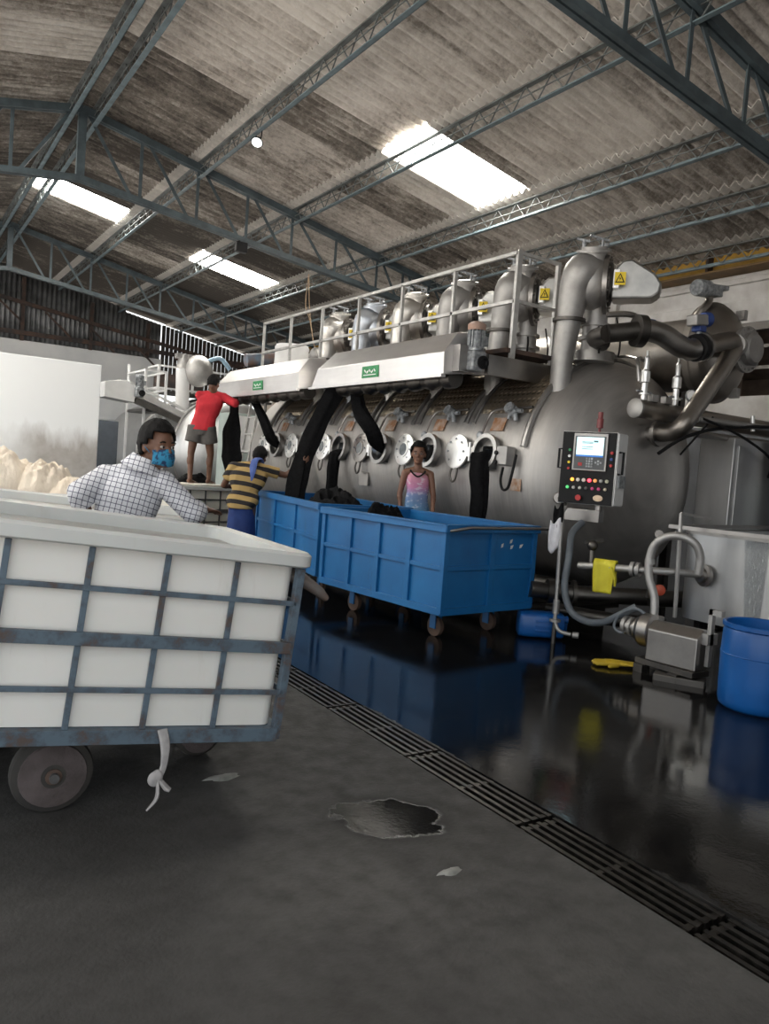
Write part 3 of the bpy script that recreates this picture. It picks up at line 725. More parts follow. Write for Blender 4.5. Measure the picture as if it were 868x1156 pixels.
for y in (6.2, 9.0, 11.6):
    P().box(5.75, y - .09, 0, 7.25, y + .09, .62).box(5.6, y - .16, 0, 7.4, y + .16, .05).build('saddle', M['darksteel'], DM)
P().cyl((5.75, 5.4, .33), (5.75, 12.2, .33), .09).build('drain_header', M['darksteel'], DM)
for y in (6.6, 8.0, 10.0): P().cyl((5.75, y, .33), (6.0, y, .62), .06).build('drain_branch', M['darksteel'], DM)
# knob stub on the dished head, lower manhole flange
P().lathe((5.56, 5.36, 1.24), (-.75, -.66, 0), [(.02, -.05), (.02, .10), (.05, .10), (.06, .12), (.05, .14)], 18).build('head_knob', M['pipe'], DM)
P().lathe((6.47, 5.08, 1.94), (-.1, -1, 0), [(.075, -.05), (.075, .10), (.13, .10), (.13, .125), (.075, .126)], 24).build('head_nozzle', M['pipe'], DM)
# thin tube along the main rib
P().tube([surf(5.6, d_, .06) for d_ in range(60, 92, 6)] + [V((6.6, 5.55, 2.77)), V((6.35, 5.15, 2.66)), V((6.02, 4.95, 2.62)), V((6.0, 4.9, 2.4))], .016, 8, 3).build('vent_tube', M['rib'], DM)
# ---------------------------------------------------------------- platform with railing
PF = thing('walkway', 'steel walkway on top of the dyeing machine with a pipe railing', 'walkway', (5.8, 9, 2.6))
P().box(5.0, 5.93, 2.40, 6.0, 5.99, 2.60).build('end_beam', M['pipe'], PF)
P().box(5.06, 5.99, 2.45, 5.12, 12.2, 2.60).build('side_beam', M['pipe'], PF)
P().box(5.22, 5.93, 2.655, 5.95, 12.2, 2.70).build('deck', M['rustsup'], PF)
for y in (6.2, 8.0, 10.0, 12.0): P().box(5.1, y, 2.56, 5.9, y + .06, 2.66).build('deck_bearer', M['pipe'], PF)
ry = [5.95, 6.97, 8.0, 9.03, 10.06, 11.08, 12.1]
for i, y in enumerate(ry): P().box(5.28, y - .018, 2.6, 5.316, y + .018, 3.66).build('rail_post', M['rail'], PF)
P().box(5.27, 5.92, 2.6, 5.33, 5.935, 3.68).build('rail_post', M['rail'], PF)
P().box(5.84, 5.93, 2.6, 5.88, 5.97, 3.66).build('rail_post', M['rail'], PF)
for z in (3.66, 3.18):
    P().box(5.28, 5.93, z - .02, 5.316, 12.12, z + .015).build('handrail', M['rail'], PF)
    P().box(5.28, 5.93, z - .02, 5.88, 5.965, z + .012).build('handrail', M['rail'], PF)
t = thing('white_drum', 'white plastic drum on the walkway behind the far hood', 'drum', (6.0, 12.6, 2.7))
P().lathe((5.95, 12.35, 2.72), (0, 0, 1), [(.27, 0), (.29, .04), (.30, .3), (.29, .60), (.30, .62), (.30, .66), (.26, .67)], 28).build('body', M['whitepaint'], t, smooth=30)
P().lathe((5.95, 12.35, 3.385), (0, 0, 1), [(.28, 0), (.28, .03), (.2, .04)], 28).build('lid', M['whitepaint'], t)
P().box(5.6, 12.05, 2.68, 6.3, 12.7, 2.72).build('stand', M['rustsup'], t)
# ---------------------------------------------------------------- hoods
def hood(label, y0, y1, plate_y):
    t = thing('reel_hood', label, 'reel hood', (4.75, (y0 + y1) / 2, 2.36), 'steel reel hoods')
    prof0 = [(4.97, 2.42), (4.58, 2.36), (4.57, 2.58), (4.72, 2.79), (4.97, 2.82)]
    a = [V((x, y0, z)) for x, z in prof0]
    b_ = [V((x, y1 - (z - 2.36) * .75, z)) for x, z in prof0]
    P().loft([a, b_]).build('hood_body', M['hood'], t, smooth=0, bevel=.006)
    P().box(4.55, y0 - .01, 2.335, 4.60, y1 + .02, 2.365).build('lip', M['hood'], t)
    P().obox((4.571, plate_y, 2.47), ((0, 1, 0), (1, 0, 0), (0, 0, 1)), (.17, .006, .065)).build('nameplate', M['greenplate'], t)
    w = P()
    for k, (dy, hh) in enumerate(((.10, .02), (.05, .035), (.0, .02), (-.05, .035), (-.10, .025))):
        w.obox((4.563, plate_y + dy, 2.475 + .006 * (-1) ** k), ((0, .8, .6 * (-1) ** k), (1, 0, 0), (0, -.6 * (-1) ** k, .8)), (.02, .002, .008))
    w.obox((4.563, plate_y, 2.435), ((0, 1, 0), (1, 0, 0), (0, 0, 1)), (.13, .002, .005)); w.build('plate_marks', M['whitepaint'], t)
    prof = []; n = 60
    for i in range(n + 1):
        prof.append((.085 + .018 * math.sin(i * .9) + .010 * math.sin(i * 2.3 + 1), (y1 - y0 - .16) * i / n))
    P().lathe((4.80, y0 + .08, 2.35), (0, 1, 0), prof, 16).build('reel', M['darksteel'], t, smooth=80)
    P().prism([(4.95, y0 + .06, 2.44), (5.15, y0 + .06, 2.46), (5.15, y0 + .06, 2.60), (4.95, y0 + .06, 2.78)], (0, y1 - y0 - .5, 0)).build('rear_bracket', M['pipe'], t, smooth=0)
    return t
HOOD1 = hood('near steel reel hood over the portholes, with a geared motor at its right end', 6.1, 8.88, 7.45)
HOOD2 = hood('far steel reel hood above the man in the red shirt', 9.25, 12.35, 10.55)
def gearmotor(t, c, s=1.0, cap=None):
    c = V(c)
    P().box(c.x - .09 * s, c.y - .085 * s, c.z - .11 * s, c.x + .09 * s, c.y + .085 * s, c.z + .10 * s).build('gearbox', M['gear'], t, bevel=.02)
    P().lathe(c + V((.04, -.085, -.02)) * s, (0, -1, 0), [(.07 * s, 0), (.07 * s, .02 * s), (.04 * s, .025 * s), (.03 * s, .01 * s)], 18).build('output_hub', M['black'], t)
    f = P().lathe(c + V((0, 0, .10 * s)), (0, 0, 1), [(.085 * s, 0), (.085 * s, .03 * s), (.07 * s, .035 * s), (.07 * s, .20 * s)], 20)
    for i in range(14):
        a = 2 * math.pi * i / 14; d = V((math.cos(a), math.sin(a), 0))
        f.obox(c + d * .078 * s + V((0, 0, .22 * s)), (d, d.cross(V((0, 0, 1))), (0, 0, 1)), (.014 * s, .004 * s, .09 * s))
    f.build('motor_body', M['gear'], t)
    P().lathe(c + V((0, 0, .31 * s)), (0, 0, 1), [(.092 * s, 0), (.095 * s, .06 * s), (.06 * s, .085 * s)], 20).build('fan_cover', cap or M['gear'], t)
    P().box(c.x + .07 * s, c.y - .05 * s, c.z + .16 * s, c.x + .13 * s, c.y + .05 * s, c.z + .26 * s).build('terminal_box', M['gear'], t, bevel=.006)
gearmotor(HOOD1, (4.86, 5.98, 2.52), .95, simple('salmon_cap', (.45, .27, .20), (.36, .24, .19), .6))
P().box(4.68, 5.99, 2.40, 5.0, 6.10, 2.66).build('motor_plate', M['pipe'], HOOD1)
# ---------------------------------------------------------------- jet nozzles (elbow, flange, guard) along the walkway
def jet(y0, label, src_mat):
    R = V((6.1, y0, 2.72)); l0 = V((-.92, .06, 0)).normalized(); l = V((-.80, -.60, 0)).normalized(); a = V((.60, -.80, 0)).normalized(); Z = V((0, 0, 1))
    t = thing('jet_nozzle', label, 'jet nozzle', R, 'jet nozzles on the walkway')
    c = R + l0 * .15 - V((0, .06, 0)) + Z * .68; Lb = R + l0 * .40 - Z * .12
    P().tube([Lb - Z * .34, Lb - Z * .2, Lb, Lb + Z * .22 - l0 * .02, Lb + Z * .44 - l0 * .05, Lb + Z * .66 - l0 * .08, c + l0 * .16 + Z * .08, c + l0 * .05 + Z * .12], [.105, .105, .108, .115, .125, .15, .18, .19], 18, 5).build('elbow_duct', src_mat, t, smooth=60)
    P().lathe(Lb + Z * .40 - l0 * .045, Z, [(.12, 0), (.165, 0), (.165, .03), (.12, .03)], 24).build('duct_flange', M['darksteel'], t)
    P().ell(c + Z * .02, (.235, .20, .27), (l, a, Z), 22, 14).build('volute', src_mat, t, smooth=60)
    fp = P().lathe(c + a * .12, a, [(.15, 0), (.285, .0), (.285, .045), (.15, .045)], 32)
    for i in range(14):
        q = 2 * math.pi * i / 14; o = c + a * .115 + l * (.255 * math.cos(q)) + Z * (.255 * math.sin(q)); fp.cyl(o, o + a * .07, .012, n=6)
    fp.build('face_flange', M['pipe'], t, smooth=30)
    P().lathe(c + a * .16, a, [(.22, 0), (.21, .03), (.12, .05)], 24).build('flange_plate', M['darksteel'], t)
    o = c + a * .20
    pr = [(0, -.17), (0, .09), (.09, .20), (.18, .21), (.40, .07), (.47, -.03), (.45, -.12), (.38, -.17)]
    P().prism([o + a * x + Z * z + l * .14 for x, z in pr], -l * .28).build('guard', M['guard'], t, bevel=.02, smooth=0)
    P().obox(o + a * .05 + l * .18, (a, l, Z), (.03, .045, .09)).build('guard_bracket', M['bright'], t, bevel=.004)
    sg = P().obox(o + a * .085 + l * .228, (a, l, Z), (.052, .003, .062)).build('warning_sign', M['yellow'], t)
    s_ = o + a * .085
    P().prism([s_ + l * .232 + Z * .052, s_ - a * .045 + l * .232 - Z * .04, s_ + a * .045 + l * .232 - Z * .04], l * .002).build('sign_triangle', M['black'], sg)
    P().prism([s_ + l * .235 + Z * .034, s_ - a * .030 + l * .235 - Z * .031, s_ + a * .030 + l * .235 - Z * .031], l * .002).build('sign_triangle', M['yellow'], sg)
    P().prism([s_ + a * .003 + l * .238 + Z * .020, s_ - a * .011 + l * .238 - Z * .006, s_ + l * .238 - Z * .004, s_ - a * .004 + l * .238 - Z * .028, s_ + a * .011 + l * .238 + Z * .002, s_ + l * .238 + Z * .002], l * .002).build('sign_bolt', M['black'], sg)
    P().lathe(R, Z, [(.22, -.08), (.22, .02), (.125, .03), (.125, .14), (.165, .14), (.165, .175), (.125, .175), (.125, .28), (.155, .28), (.155, .31), (.12, .31), (.12, .52)], 26).build('suction_stub', src_mat, t, smooth=30)
    tp = c + l * .08 + Z * .30; ax = (Z * .95 + l * .3).normalized()
    P().lathe(tp - ax * .09, ax, [(.14, 0), (.13, .09), (.17, .09), (.17, .115), (.13, .115), (.13, .145)], 22).build('top_flange', src_mat, t, smooth=30)
    k = P()
    k.tube([tp + ax * .04 + a * .08, tp + ax * .12 + a * .08, tp + ax * .12 + a * .02], .014, 8).bar(tp + ax * .15 - a * .04 + l * .03, tp + ax * .11 + a * .14 - l * .03, .026, .018).ell(tp + ax * .06 + a * .12, .03)
    k.cyl(tp + ax * .04 - a * .10, tp + ax * .13 - a * .10, .02, n=8).bar(tp + ax * .13 - a * .17, tp + ax * .10 - a * .04, .02); k.build('top_valve', M['gear'], t)
    cl = P(); cl.tube([R + l * .14 + Z * .26 + a * .05, R + l * .38 + Z * .14 + a * .1, R + l * .42 - Z * .05 + a * .1], .011, 6, 4); cl.tube([R - l * .1 + Z * .40 + a * .20, R + Z * .15 + a * .26, R + l * .05 - Z * .02 + a * .26], .010, 6, 4); cl.build('hose_line', M['black'], t)
    return t
M['ductlit'] = steel('lit_duct', (.60, .58, .55), (.72, .70, .67), .4, .5, scale=9)  # paler copy of the duct steel, lit tone put into the colour
jl = ['jet nozzle nearest the camera, beyond the railing end, above the drum head', 'jet nozzle just behind the end post of the railing', 'third jet nozzle from the railing end, right of the near hood motor',
      'fourth jet nozzle from the railing end, in the middle of the near hood', 'fifth jet nozzle from the railing end, with a pale blue tinge', 'farthest jet nozzle, leftmost of the six behind the railing']
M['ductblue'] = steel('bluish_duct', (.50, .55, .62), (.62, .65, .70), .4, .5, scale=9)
for i in range(6):
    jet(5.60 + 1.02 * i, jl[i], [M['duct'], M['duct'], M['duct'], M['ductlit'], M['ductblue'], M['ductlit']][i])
# ---------------------------------------------------------------- heat exchanger and pipework on the right
HX = thing('heat_exchanger', 'big round heat exchanger end with a bolted flange, beside the drum head', 'heat exchanger', (7.25, 5.5, 2.3))
hxc = V((7.37, 4.98, 2.87)); ha = V((.05, -1, 0)).normalized()
M['hxm'] = steel('brown_steel', (.30, .275, .25), (.38, .35, .32), .32, .46, scale=4)
P().lathe(hxc - ha * 3.0, ha, [(.39, 0), (.39, 2.80), (.53, 2.86), (.53, 2.93), (.50, 2.95)] + [(.50 * math.cos(t), 2.95 + .17 * math.sin(t)) for t in (.2, .4, .7, 1.0, 1.3, 1.55)], 48).build('shell', M['hxm'], HX, smooth=40)
nz = hxc + ha * .06 + V((.14, 0, .04))
b_ = P().lathe(nz, ha, [(.16, -.12), (.16, .10), (.24, .10), (.24, .14), (.17, .145), (.17, .20), (.14, .23)], 36)
for i in range(18):
    q = 2 * math.pi * i / 18; o = nz + ha * .09 + V((math.cos(q), 0, math.sin(q))) * .21; b_.cyl(o, o + ha * .07, .013, n=6)
b_.build('nozzle_flange', M['duct'], HX, smooth=30)
for y_ in (5.7, 7.5): P().box(7.74, y_, 0, 7.82, y_ + .1, 2.75).build('support_leg', M['darksteel'], HX)
for k in (0, 1): P().obox(hxc + V((.22 - .44 * k * 0, -.04, .42 if k == 0 else -.40)), ((1, 0, 0), (0, 1, 0), (0, 0, 1)), (.03, .05, .05)).build('lug', M['duct'], HX)
t = thing('motor_valve', 'motorised valve on top of the round heat exchanger', 'valve', (7.05, 4.95, 3.33))
P().lathe((6.80, 4.95, 3.44), (1, .1, .12), [(.075, 0), (.085, .02), (.085, .20), (.07, .22)], 20).build('motor', M['gear'], t)
P().obox((7.12, 5.0, 3.47), ((1, .1, .1), (-.1, 1, 0), (0, 0, 1)), (.11, .07, .06)).obox((7.22, 5.0, 3.52), ((1, 0, .1), (0, 1, 0), (0, 0, 1)), (.13, .05, .025)).build('gear_head', M['gear'], t, bevel=.01)
P().tube([(7.1, 5.0, 3.42), (7.08, 5.0, 3.34), (7.0, 5.0, 3.26), (6.95, 5.05, 3.15)], .04, 12, 4).build('pipe_bend', M['hxm'], t)
pp = thing('transfer_pipe', 'thick stainless pipe from the drum head up and across to the blue valve', 'pipe', (6.5, 4.7, 2.3))
P().tube([(6.46, 4.98, 1.95), (6.45, 4.80, 1.96), (6.44, 4.70, 2.02), (6.55, 4.68, 2.16), (6.98, 4.66, 2.70), (7.08, 4.66, 2.83), (7.06, 4.66, 2.88), (6.95, 4.64, 2.90), (6.52, 4.62, 2.78)], .088, 20, 6).build('pipe', M['hxm'], pp, smooth=60)
P().lathe((6.46, 4.97, 1.95), (0, -1, 0), [(.135, -.02), (.135, .025)], 24).build('flange', M['pipe'], pp, smooth=30)
P().lathe((6.50, 4.615, 2.775), (-1, -.03, -.27), [(.14, -.02), (.14, .02)], 24).build('flange', M['pipe'], pp, smooth=30)
P().cyl((7.07, 4.66, 2.88), (7.46, 4.86, 2.93), .11, n=20).build('branch', M['duct'], pp)
t = thing('butterfly_valve', 'butterfly valve with blue actuator between two thick pipes', 'valve', (6.38, 4.62, 2.72))
P().lathe((6.47, 4.615, 2.765), (-1, -.03, -.27), [(.13, 0), (.13, .07)], 24).build('valve_body', M['black'], t)
P().cyl((6.42, 4.61, 2.84), (6.44, 4.6, 2.96), .022).build('stem', M['gear'], t)
P().box(6.38, 4.56, 2.90, 6.48, 4.66, 2.96).build('yoke', M['valveblue'], t, bevel=.01)
P().obox((6.38, 4.6, 3.0), ((1, 0, .15), (0, 1, 0), (-.15, 0, 1)), (.09, .06, .05)).build('actuator', M['duct'], t, bevel=.012)
P().lathe((6.46, 4.6, 3.02), (1, 0, .15), [(.065, 0), (.07, .02), (.07, .08), (.05, .10)], 18).build('actuator_cap', M['valveblue'], t)
pp = thing('suction_pipe', 'curved thick stainless pipe running from the blue valve to the nearest jet nozzle', 'pipe', (6.1, 4.8, 2.7))
P().tube([(6.40, 4.612, 2.745), (6.33, 4.63, 2.72), (6.22, 4.68, 2.76), (6.10, 4.74, 2.83), (5.98, 4.80, 2.86), (5.88, 4.85, 2.85)], .10, 20, 5).build('pipe', M['pipe'], pp, smooth=60)
P().lathe((5.90, 4.845, 2.85), (-.95, .4, 0), [(.15, -.02), (.15, .06)], 24).build('flange', M['darksteel'], pp, smooth=30)
P().cyl((5.86, 4.86, 2.85), (5.62, 5.0, 2.80), .085, n=18).build('pipe', M['darksteel'], pp)
P().tube([(5.62, 5.0, 2.8), (5.68, 5.2, 2.79), (5.95, 5.35, 2.80)], .085, 14, 4).build('pipe', M['darksteel'], pp)
t = thing('branch_valve', 'small branch pipe with round blue actuator above the suction pipe', 'valve', (6.05, 4.95, 2.95))
P().tube([(5.70, 5.1, 3.0), (5.85, 5.0, 3.02), (5.95, 4.95, 3.0), (5.98, 4.93, 2.93), (5.98, 4.9, 2.84)], .028, 10, 4).build('pipe', M['pipe'], t)
P().lathe((6.02, 4.92, 2.92), (1, -.1, .05), [(.035, -.12), (.035, 0), (.075, .0), (.08, .03), (.08, .11), (.06, .13)], 18).build('actuator', M['valveblue'], t)
P().lathe((5.98, 4.92, 2.90), (0, 0, 1), [(.05, 0), (.05, .02)], 16).build('flange', M['duct'], t)
# manifold with two safety valves, thin pipe runs to the right
mn = thing('manifold', 'dark stainless manifold pipe with a bright end cap, in front of the drum head', 'pipe', (7, 4.9, 2.1))
P().cyl((6.02, 4.93, 2.15), (10.9, 4.9, 2.13), .088, n=22).build('pipe', M['hxm'], mn)
P().lathe((6.03, 4.93, 2.15), (-1, 0, 0), [(.094, -.01), (.094, .02), (.06, .04)], 22).build('end_cap', M['duct'], mn)
for x, lb in ((6.02, 'slim polished safety valve nearest the manifold end cap'), (6.50, 'slim polished safety valve beside the pressure gauge')):
    t = thing('safety_valve', lb, 'valve', (x + .06, 4.92, 2.24), 'safety valves on the manifold')
    o = V((x + .08, 4.91, 2.235))
    P().lathe(o, (0, 0, 1), [(.028, 0), (.028, .05), (.05, .05), (.05, .065), (.03, .07), (.03, .16), (.045, .17), (.045, .27), (.025, .29), (.025, .40), (.012, .42), (.012, .47)], 18).build('valve_body', M['bright'], t, smooth=30)
    P().bar(o + V((-.10, 0, .08)), o + V((.10, 0, .075)), .02, .014).build('clamp', M['gear'], t)
    P().obox(o + V((.13 if x < 6.2 else -.15, -.01, .03)), ((1, 0, 0), (0, 1, 0), (0, 0, 1)), (.05, .03, .035)).build('switch_box', M['duct'], t, bevel=.005)
t = thing('pressure_gauge', 'small white dial gauge on the manifold', 'gauge', (6.72, 4.8, 2.24))
P().lathe((6.70, 4.83, 2.34), (-.5, -.85, 0), [(.05, 0), (.055, .005), (.055, .03)], 20).build('case', M['gear'], t)
P().lathe((6.686, 4.805, 2.34), (-.5, -.85, 0), [(.046, 0), (.046, .003)], 20).build('dial', M['whitepaint'], t)
P().cyl((6.70, 4.84, 2.235), (6.70, 4.84, 2.3), .012).build('stem', M['gear'], t)
pr = thing('pipe_run', 'slim grey pipes and black cables running to the right above the steel cabinet', 'pipe', (8, 4.6, 2))
P().cyl((6.55, 4.62, 2.09), (10.9, 4.72, 2.18), .03, n=12).build('pipe', M['duct'], pr)
P().cyl((6.60, 4.80, 1.97), (10.9, 4.95, 2.0), .035, n=12).build('pipe', M['pipe'], pr)
P().cyl((7.55, 4.66, 2.06), (7.55, 4.68, 2.22), .022).build('pipe_clamp', M['bright'], pr)
P().tube([(6.15, 4.72, 1.73), (6.5, 4.68, 1.92), (7.1, 4.64, 2.06), (8.2, 4.6, 2.14), (10.8, 4.7, 2.16)], .018, 8, 4).build('cable', M['black'], pr)
P().tube([(6.45, 4.7, 1.74), (6.7, 4.66, 2.0), (6.85, 4.66, 2.14)], .010, 6, 3).tube([(6.6, 4.6, 2.1), (7.2, 4.6, 2.0), (7.85, 4.62, 1.80), (7.98, 4.7, 1.6)], .014, 8, 4).build('cable', M['black'], pr)
# ---------------------------------------------------------------- control panel
pn = V((-.93, -.37, 0)).normalized(); pw = V((.37, -.93, 0)).normalized(); PZ = V((0, 0, 1)); po = V((5.13, 4.97, 1.21))
CP = thing('control_panel', 'black control panel with lit screen and coloured buttons on the drum head', 'control panel', (5.25, 4.8, 1.2))
PW_, PH_, PD_ = .50, .645, .26
def pq(u, v, d=0.0): return po + pw * (u * PW_) + PZ * (v * PH_) + pn * d
P().obox(pq(.5, .5, -PD_ / 2), (pw, pn, PZ), (PW_ / 2, PD_ / 2, PH_ / 2)).build('case', M['bright'], CP, bevel=.006)
P().obox(pq(.5, .5, .004), (pw, pn, PZ), (PW_ / 2 - .006, .005, PH_ / 2 - .006)).build('front_plate', M['black'], CP)
bz = P().obox(pq(.535, .72, .014), (pw, pn, PZ), (.155, .010, .165)).build('screen_unit', M['duct'], CP, bevel=.005)
P().obox(pq(.535, .71, .025), (pw, pn, PZ), (.138, .003, .145)).build('unit_face', simple('dark_grey_face', (.07, .075, .08), (.09, .095, .1), .5), bz)
sc = emit('lcd_light', (.50, .72, .74), .9)
P().obox(pq(.535, .80, .029), (pw, pn, PZ), (.122, .002, .078)).build('screen', sc, bz)
k = P()
for z in (.855, .84, .79, .76): k.obox(pq(.49, z, .0315), (pw, pn, PZ), (.05, .001, .003))
k.obox(pq(.64, .865, .0315), (pw, pn, PZ), (.02, .001, .008)); k.build('screen_lines', simple('screen_ink', (.10, .20, .24), (.12, .22, .26), .5), bz)
P().obox(pq(.535, .665, .0295), (pw, pn, PZ), (.122, .002, .006)).build('screen_bar', emit('lcd_blue', (.03, .15, .5), .5), bz)
kk = P()
for i in range(3):
    for j in range(4): kk.obox(pq(.50 + .045 * i, .63 - .035 * j, .030), (pw, pn, PZ), (.008, .003, .008))
for i, j in ((0, .5), (1, 0), (1, 1), (2, .5)): kk.obox(pq(.66 + .045 * i, .62 - .04 * j - .02, .030), (pw, pn, PZ), (.008, .003, .008))
kk.build('keypad', M['gear'], bz)
P().obox(pq(.38, .55, .031), (pw, pn, PZ), (.018, .003, .014)).build('red_key', M['red'], bz)
cols = [((.9, .35, .05), 1.2), ((.5, .45, .40), .3), ((.5, .45, .40), .3), ((1, .05, .08), 2.2), ((.7, .3, .1), .5), ((.3, .3, .28), .1), ((.4, .4, .3), .1)]
for i, (c, e) in enumerate(cols):
    o = pq(.25 + .105 * i, .335, .01); P().lathe(o, pn, [(.016, 0), (.016, .012), (.010, .018)], 12).build('indicator_lamp', emit('indicator_%d' % i, c, e), CP)
cols = [((.1, .6, .2), .5), ((.4, .4, .38), .1), ((.5, .5, .45), .1), ((.1, .1, .1), 0), ((.4, .05, .15), .2), ((.4, .05, .15), .2), ((.45, .4, .3), .1)]
for i, (c, e) in enumerate(cols):
    o = pq(.17 + .115 * i, .225, .01); P().lathe(o, pn, [(.014, 0), (.014, .012), (.009, .018)], 12).build('push_button', emit('button_%d' % i, c, e), CP)
P().lathe(pq(.40, .09, .01), pn, [(.018, 0), (.018, .015), (.026, .018), (.026, .03)], 16).build('stop_button', M['red'], CP)
P().ell(pq(.74, .10, .012), (.045, .006, .028), (pw, pn, PZ)).build('oval_badge', simple('cream_badge', (.75, .60, .42), (.7, .5, .36), .5), CP)
for u_, c in ((.19, M['greenplate']), (.19, M['whitepaint']), (.19, M['yellow'])): pass
for j, mm in enumerate((M['greenplate'], M['whitepaint'], M['yellow'], M['red'])):
    P().lathe(pq(.16, .74 - .085 * j, .008), pn, [(.012, 0), (.012, .014)], 10).build('selector_knob', mm, CP)
for j, mm in enumerate((M['red'], M['valveblue'], M['red'])):
    P().lathe(pq(.93, .72 - .085 * j, .008), pn, [(.013, 0), (.013, .02)], 10).build('selector_knob', mm, CP)
def handle(c, d, out, ln, nm):
    c = V(c); P().tube([c - d * ln / 2, c - d * ln / 2 + out * .045, c + d * ln / 2 + out * .045, c + d * ln / 2], .011, 8).build(nm, M['black'], CP)
P().obox(po + pw * (PW_ + .004) - pn * PD_ / 2 + PZ * PH_ / 2, (pn, pw, PZ), (PD_ / 2 - .012, .004, PH_ / 2 - .012)).build('lit_side_plate', M['whitepaint'], CP)  # white plate added so the dim silver side of the case looks lit
handle(po - pn * .05 + PZ * .40, PZ, -pw, .17, 'handle'); handle(po + pw * PW_ - pn * .05 + PZ * .38, PZ, pw, .19, 'handle')
P().obox(po + pw * (PW_ + .01) - pn * .15 + PZ * .22, (pn, pw, PZ), (.085, .012, .055)).build('label_pocket', M['gear'], CP)
P().lathe(pq(.60, 1.0, -.08), PZ, [(.012, 0), (.012, .035), (.03, .04), (.03, .12), (.022, .125), (.022, .18)], 14).build('beacon', simple('dull_red', (.16, .03, .035), (.2, .04, .04), .4), CP)
P().obox(pq(.45, -.15, -.08), (pw, pn, PZ), (.16, .06, .055)).build('bracket', M['pipe'], CP, bevel=.004)
P().cyl(pq(.72, -.08, -.06), pq(.72, .0, -.06), .035).build('swivel', M['pipe'], CP)
P().bar(pq(.45, -.15, -.10), V((5.85, 5.30, 1.12)), .07).build('bracket_arm', M['darksteel'], CP)
# standpipe, hoses, hanging rags
sp_ = thing('standpipe', 'thin upright water pipe standing in front of the drum head', 'pipe', (4.93, 4.7, 0))
P().tube([(4.98, 4.72, 1.18), (4.93, 4.71, 1.13), (4.92, 4.70, 1.0), (4.91, 4.67, .3), (4.91, 4.67, .2), (4.92, 4.62, .12), (4.98, 4.54, .10)], .017, 10, 4).build('pipe', M['duct'], sp_)
P().lathe((4.912, 4.67, .26), (0, 0, 1), [(.03, 0), (.03, .12)], 12).build('coupling', M['duct'], sp_)
P().lathe((4.912, 4.67, .19), (0, 0, 1), [(.05, 0), (.05, .02)], 14).build('collar', M['duct'], sp_)
P().cyl((4.99, 4.53, .10), (5.02, 4.49, .10), .028).build('coupling', M['duct'], sp_)
P().cyl((4.912, 4.67, 0), (4.912, 4.67, .2), .02).build('foot', M['darksteel'], sp_)
P().tube([(4.98, 4.72, 1.17), (5.2, 4.95, 1.22), (5.45, 5.27, 1.24)], .012, 8).build('clip_arm', M['darksteel'], sp_)
t = thing('grey_hose', 'thick grey hose drooping from under the control panel to the floor pipes', 'hose', (5, 4.4, .2))
P().tube([(5.22, 4.74, 1.05), (5.08, 4.72, .95), (4.97, 4.63, .75), (4.94, 4.62, .5), (4.95, 4.54, .31), (4.97, 4.38, .25), (4.98, 4.20, .28), (4.99, 4.05, .37), (5.05, 3.95, .45)], .030, 12, 5).build('hose', M['hose'], t, smooth=60)
t = thing('white_rag', 'white rag hung on the thin standpipe', 'rag', (4.89, 4.74, .8))
def rag(p0, w, h, ax, n=8):
    p = P(); p0 = V(p0); ax = V(ax)
    def fn(a, b_): return p0 + ax * ((a - .5) * w * (1 - .3 * abs(b_ - .55))) - V((0, 0, 1)) * (b_ * h + .03 * math.sin(a * 5)) + V((-.6, -.4, 0)) * (.012 * math.sin(a * 9 + b_ * 3))
    return p.sheet(fn, n, n)
rag((4.885, 4.735, 1.06), .12, .26, (.3, -.9, 0)).build('cloth', simple('white_rag_cloth', (.62, .62, .66), (.5, .5, .54), .9, 0, 15), t, solid=.006, smooth=60)
rag((4.895, 4.72, 1.19), .10, .17, (.3, -.9, 0)).build('cloth', M['cloth'], t, solid=.008, smooth=60)
# low pipework, dosing tank, pump
lp = thing('low_pipe', 'slim horizontal pipe from under the drum to the dosing tank flange', 'pipe', (5.1, 4, .7))
P().tube([(4.98, 4.52, .70), (5.04, 4.35, .715), (5.16, 4.02, .735), (5.34, 3.80, .745), (5.55, 3.69, .735)], .030, 12, 4).build('pipe', M['duct'], lp)
P().lathe((5.53, 3.70, .735), (-1, .3, 0), [(.09, -.01), (.09, .015), (.06, .02), (.06, .05)], 20).build('flange', M['pipe'], lp)
P().lathe((5.13, 4.10, .732), (.35, -.9, .03), [(.06, 0), (.06, .03)], 16).build('coupling', M['duct'], lp)
P().lathe((5.15, 4.06, .732), (.35, -.9, .03), [(.06, 0), (.06, .03)], 16).build('coupling', M['duct'], lp)
P().cyl((5.02, 4.42, .72), (5.05, 4.45, .86), .022).ell((5.04, 4.44, .88), .045).bar((4.98, 4.48, .90), (5.12, 4.40, .93), .025).build('hand_valve', M['darksteel'], lp)
t = thing('yellow_glove', 'yellow rubber glove draped over the slim low pipe', 'glove', (5.03, 4.30, .6), 'yellow rubber gloves')
M['glove'] = simple('yellow_rubber', (.62, .56, .03), (.54, .47, .02), .6, 0, 8, .15)
p = P(); gx = V((.36, -.93, 0)); go = V((5.06, 4.30, .745))
def gfn(a, b_):
    s = b_ * .40; r = .036
    if s < .10: q = V((-.93, -.36, 0)) * -.03 + V((0, 0, -(.10 - s)))
    elif s < .16: th = (s - .10) / .06 * math.pi; q = V((-.93, -.36, 0)) * (-r * math.cos(th)) + V((0, 0, r * math.sin(th)))
    else: q = V((-.93, -.36, 0)) * (r + .006 * math.sin(a * 8)) + V((0, 0, -(s - .16)))
    return go + gx * ((a - .5) * .17 * (1 + .1 * math.sin(b_ * 4))) + q + V((-.93, -.36, 0)) * (.004 * math.sin(a * 14))
p.sheet(gfn, 12, 20); p.build('glove_body', M['glove'], t, solid=.008, smooth=60)
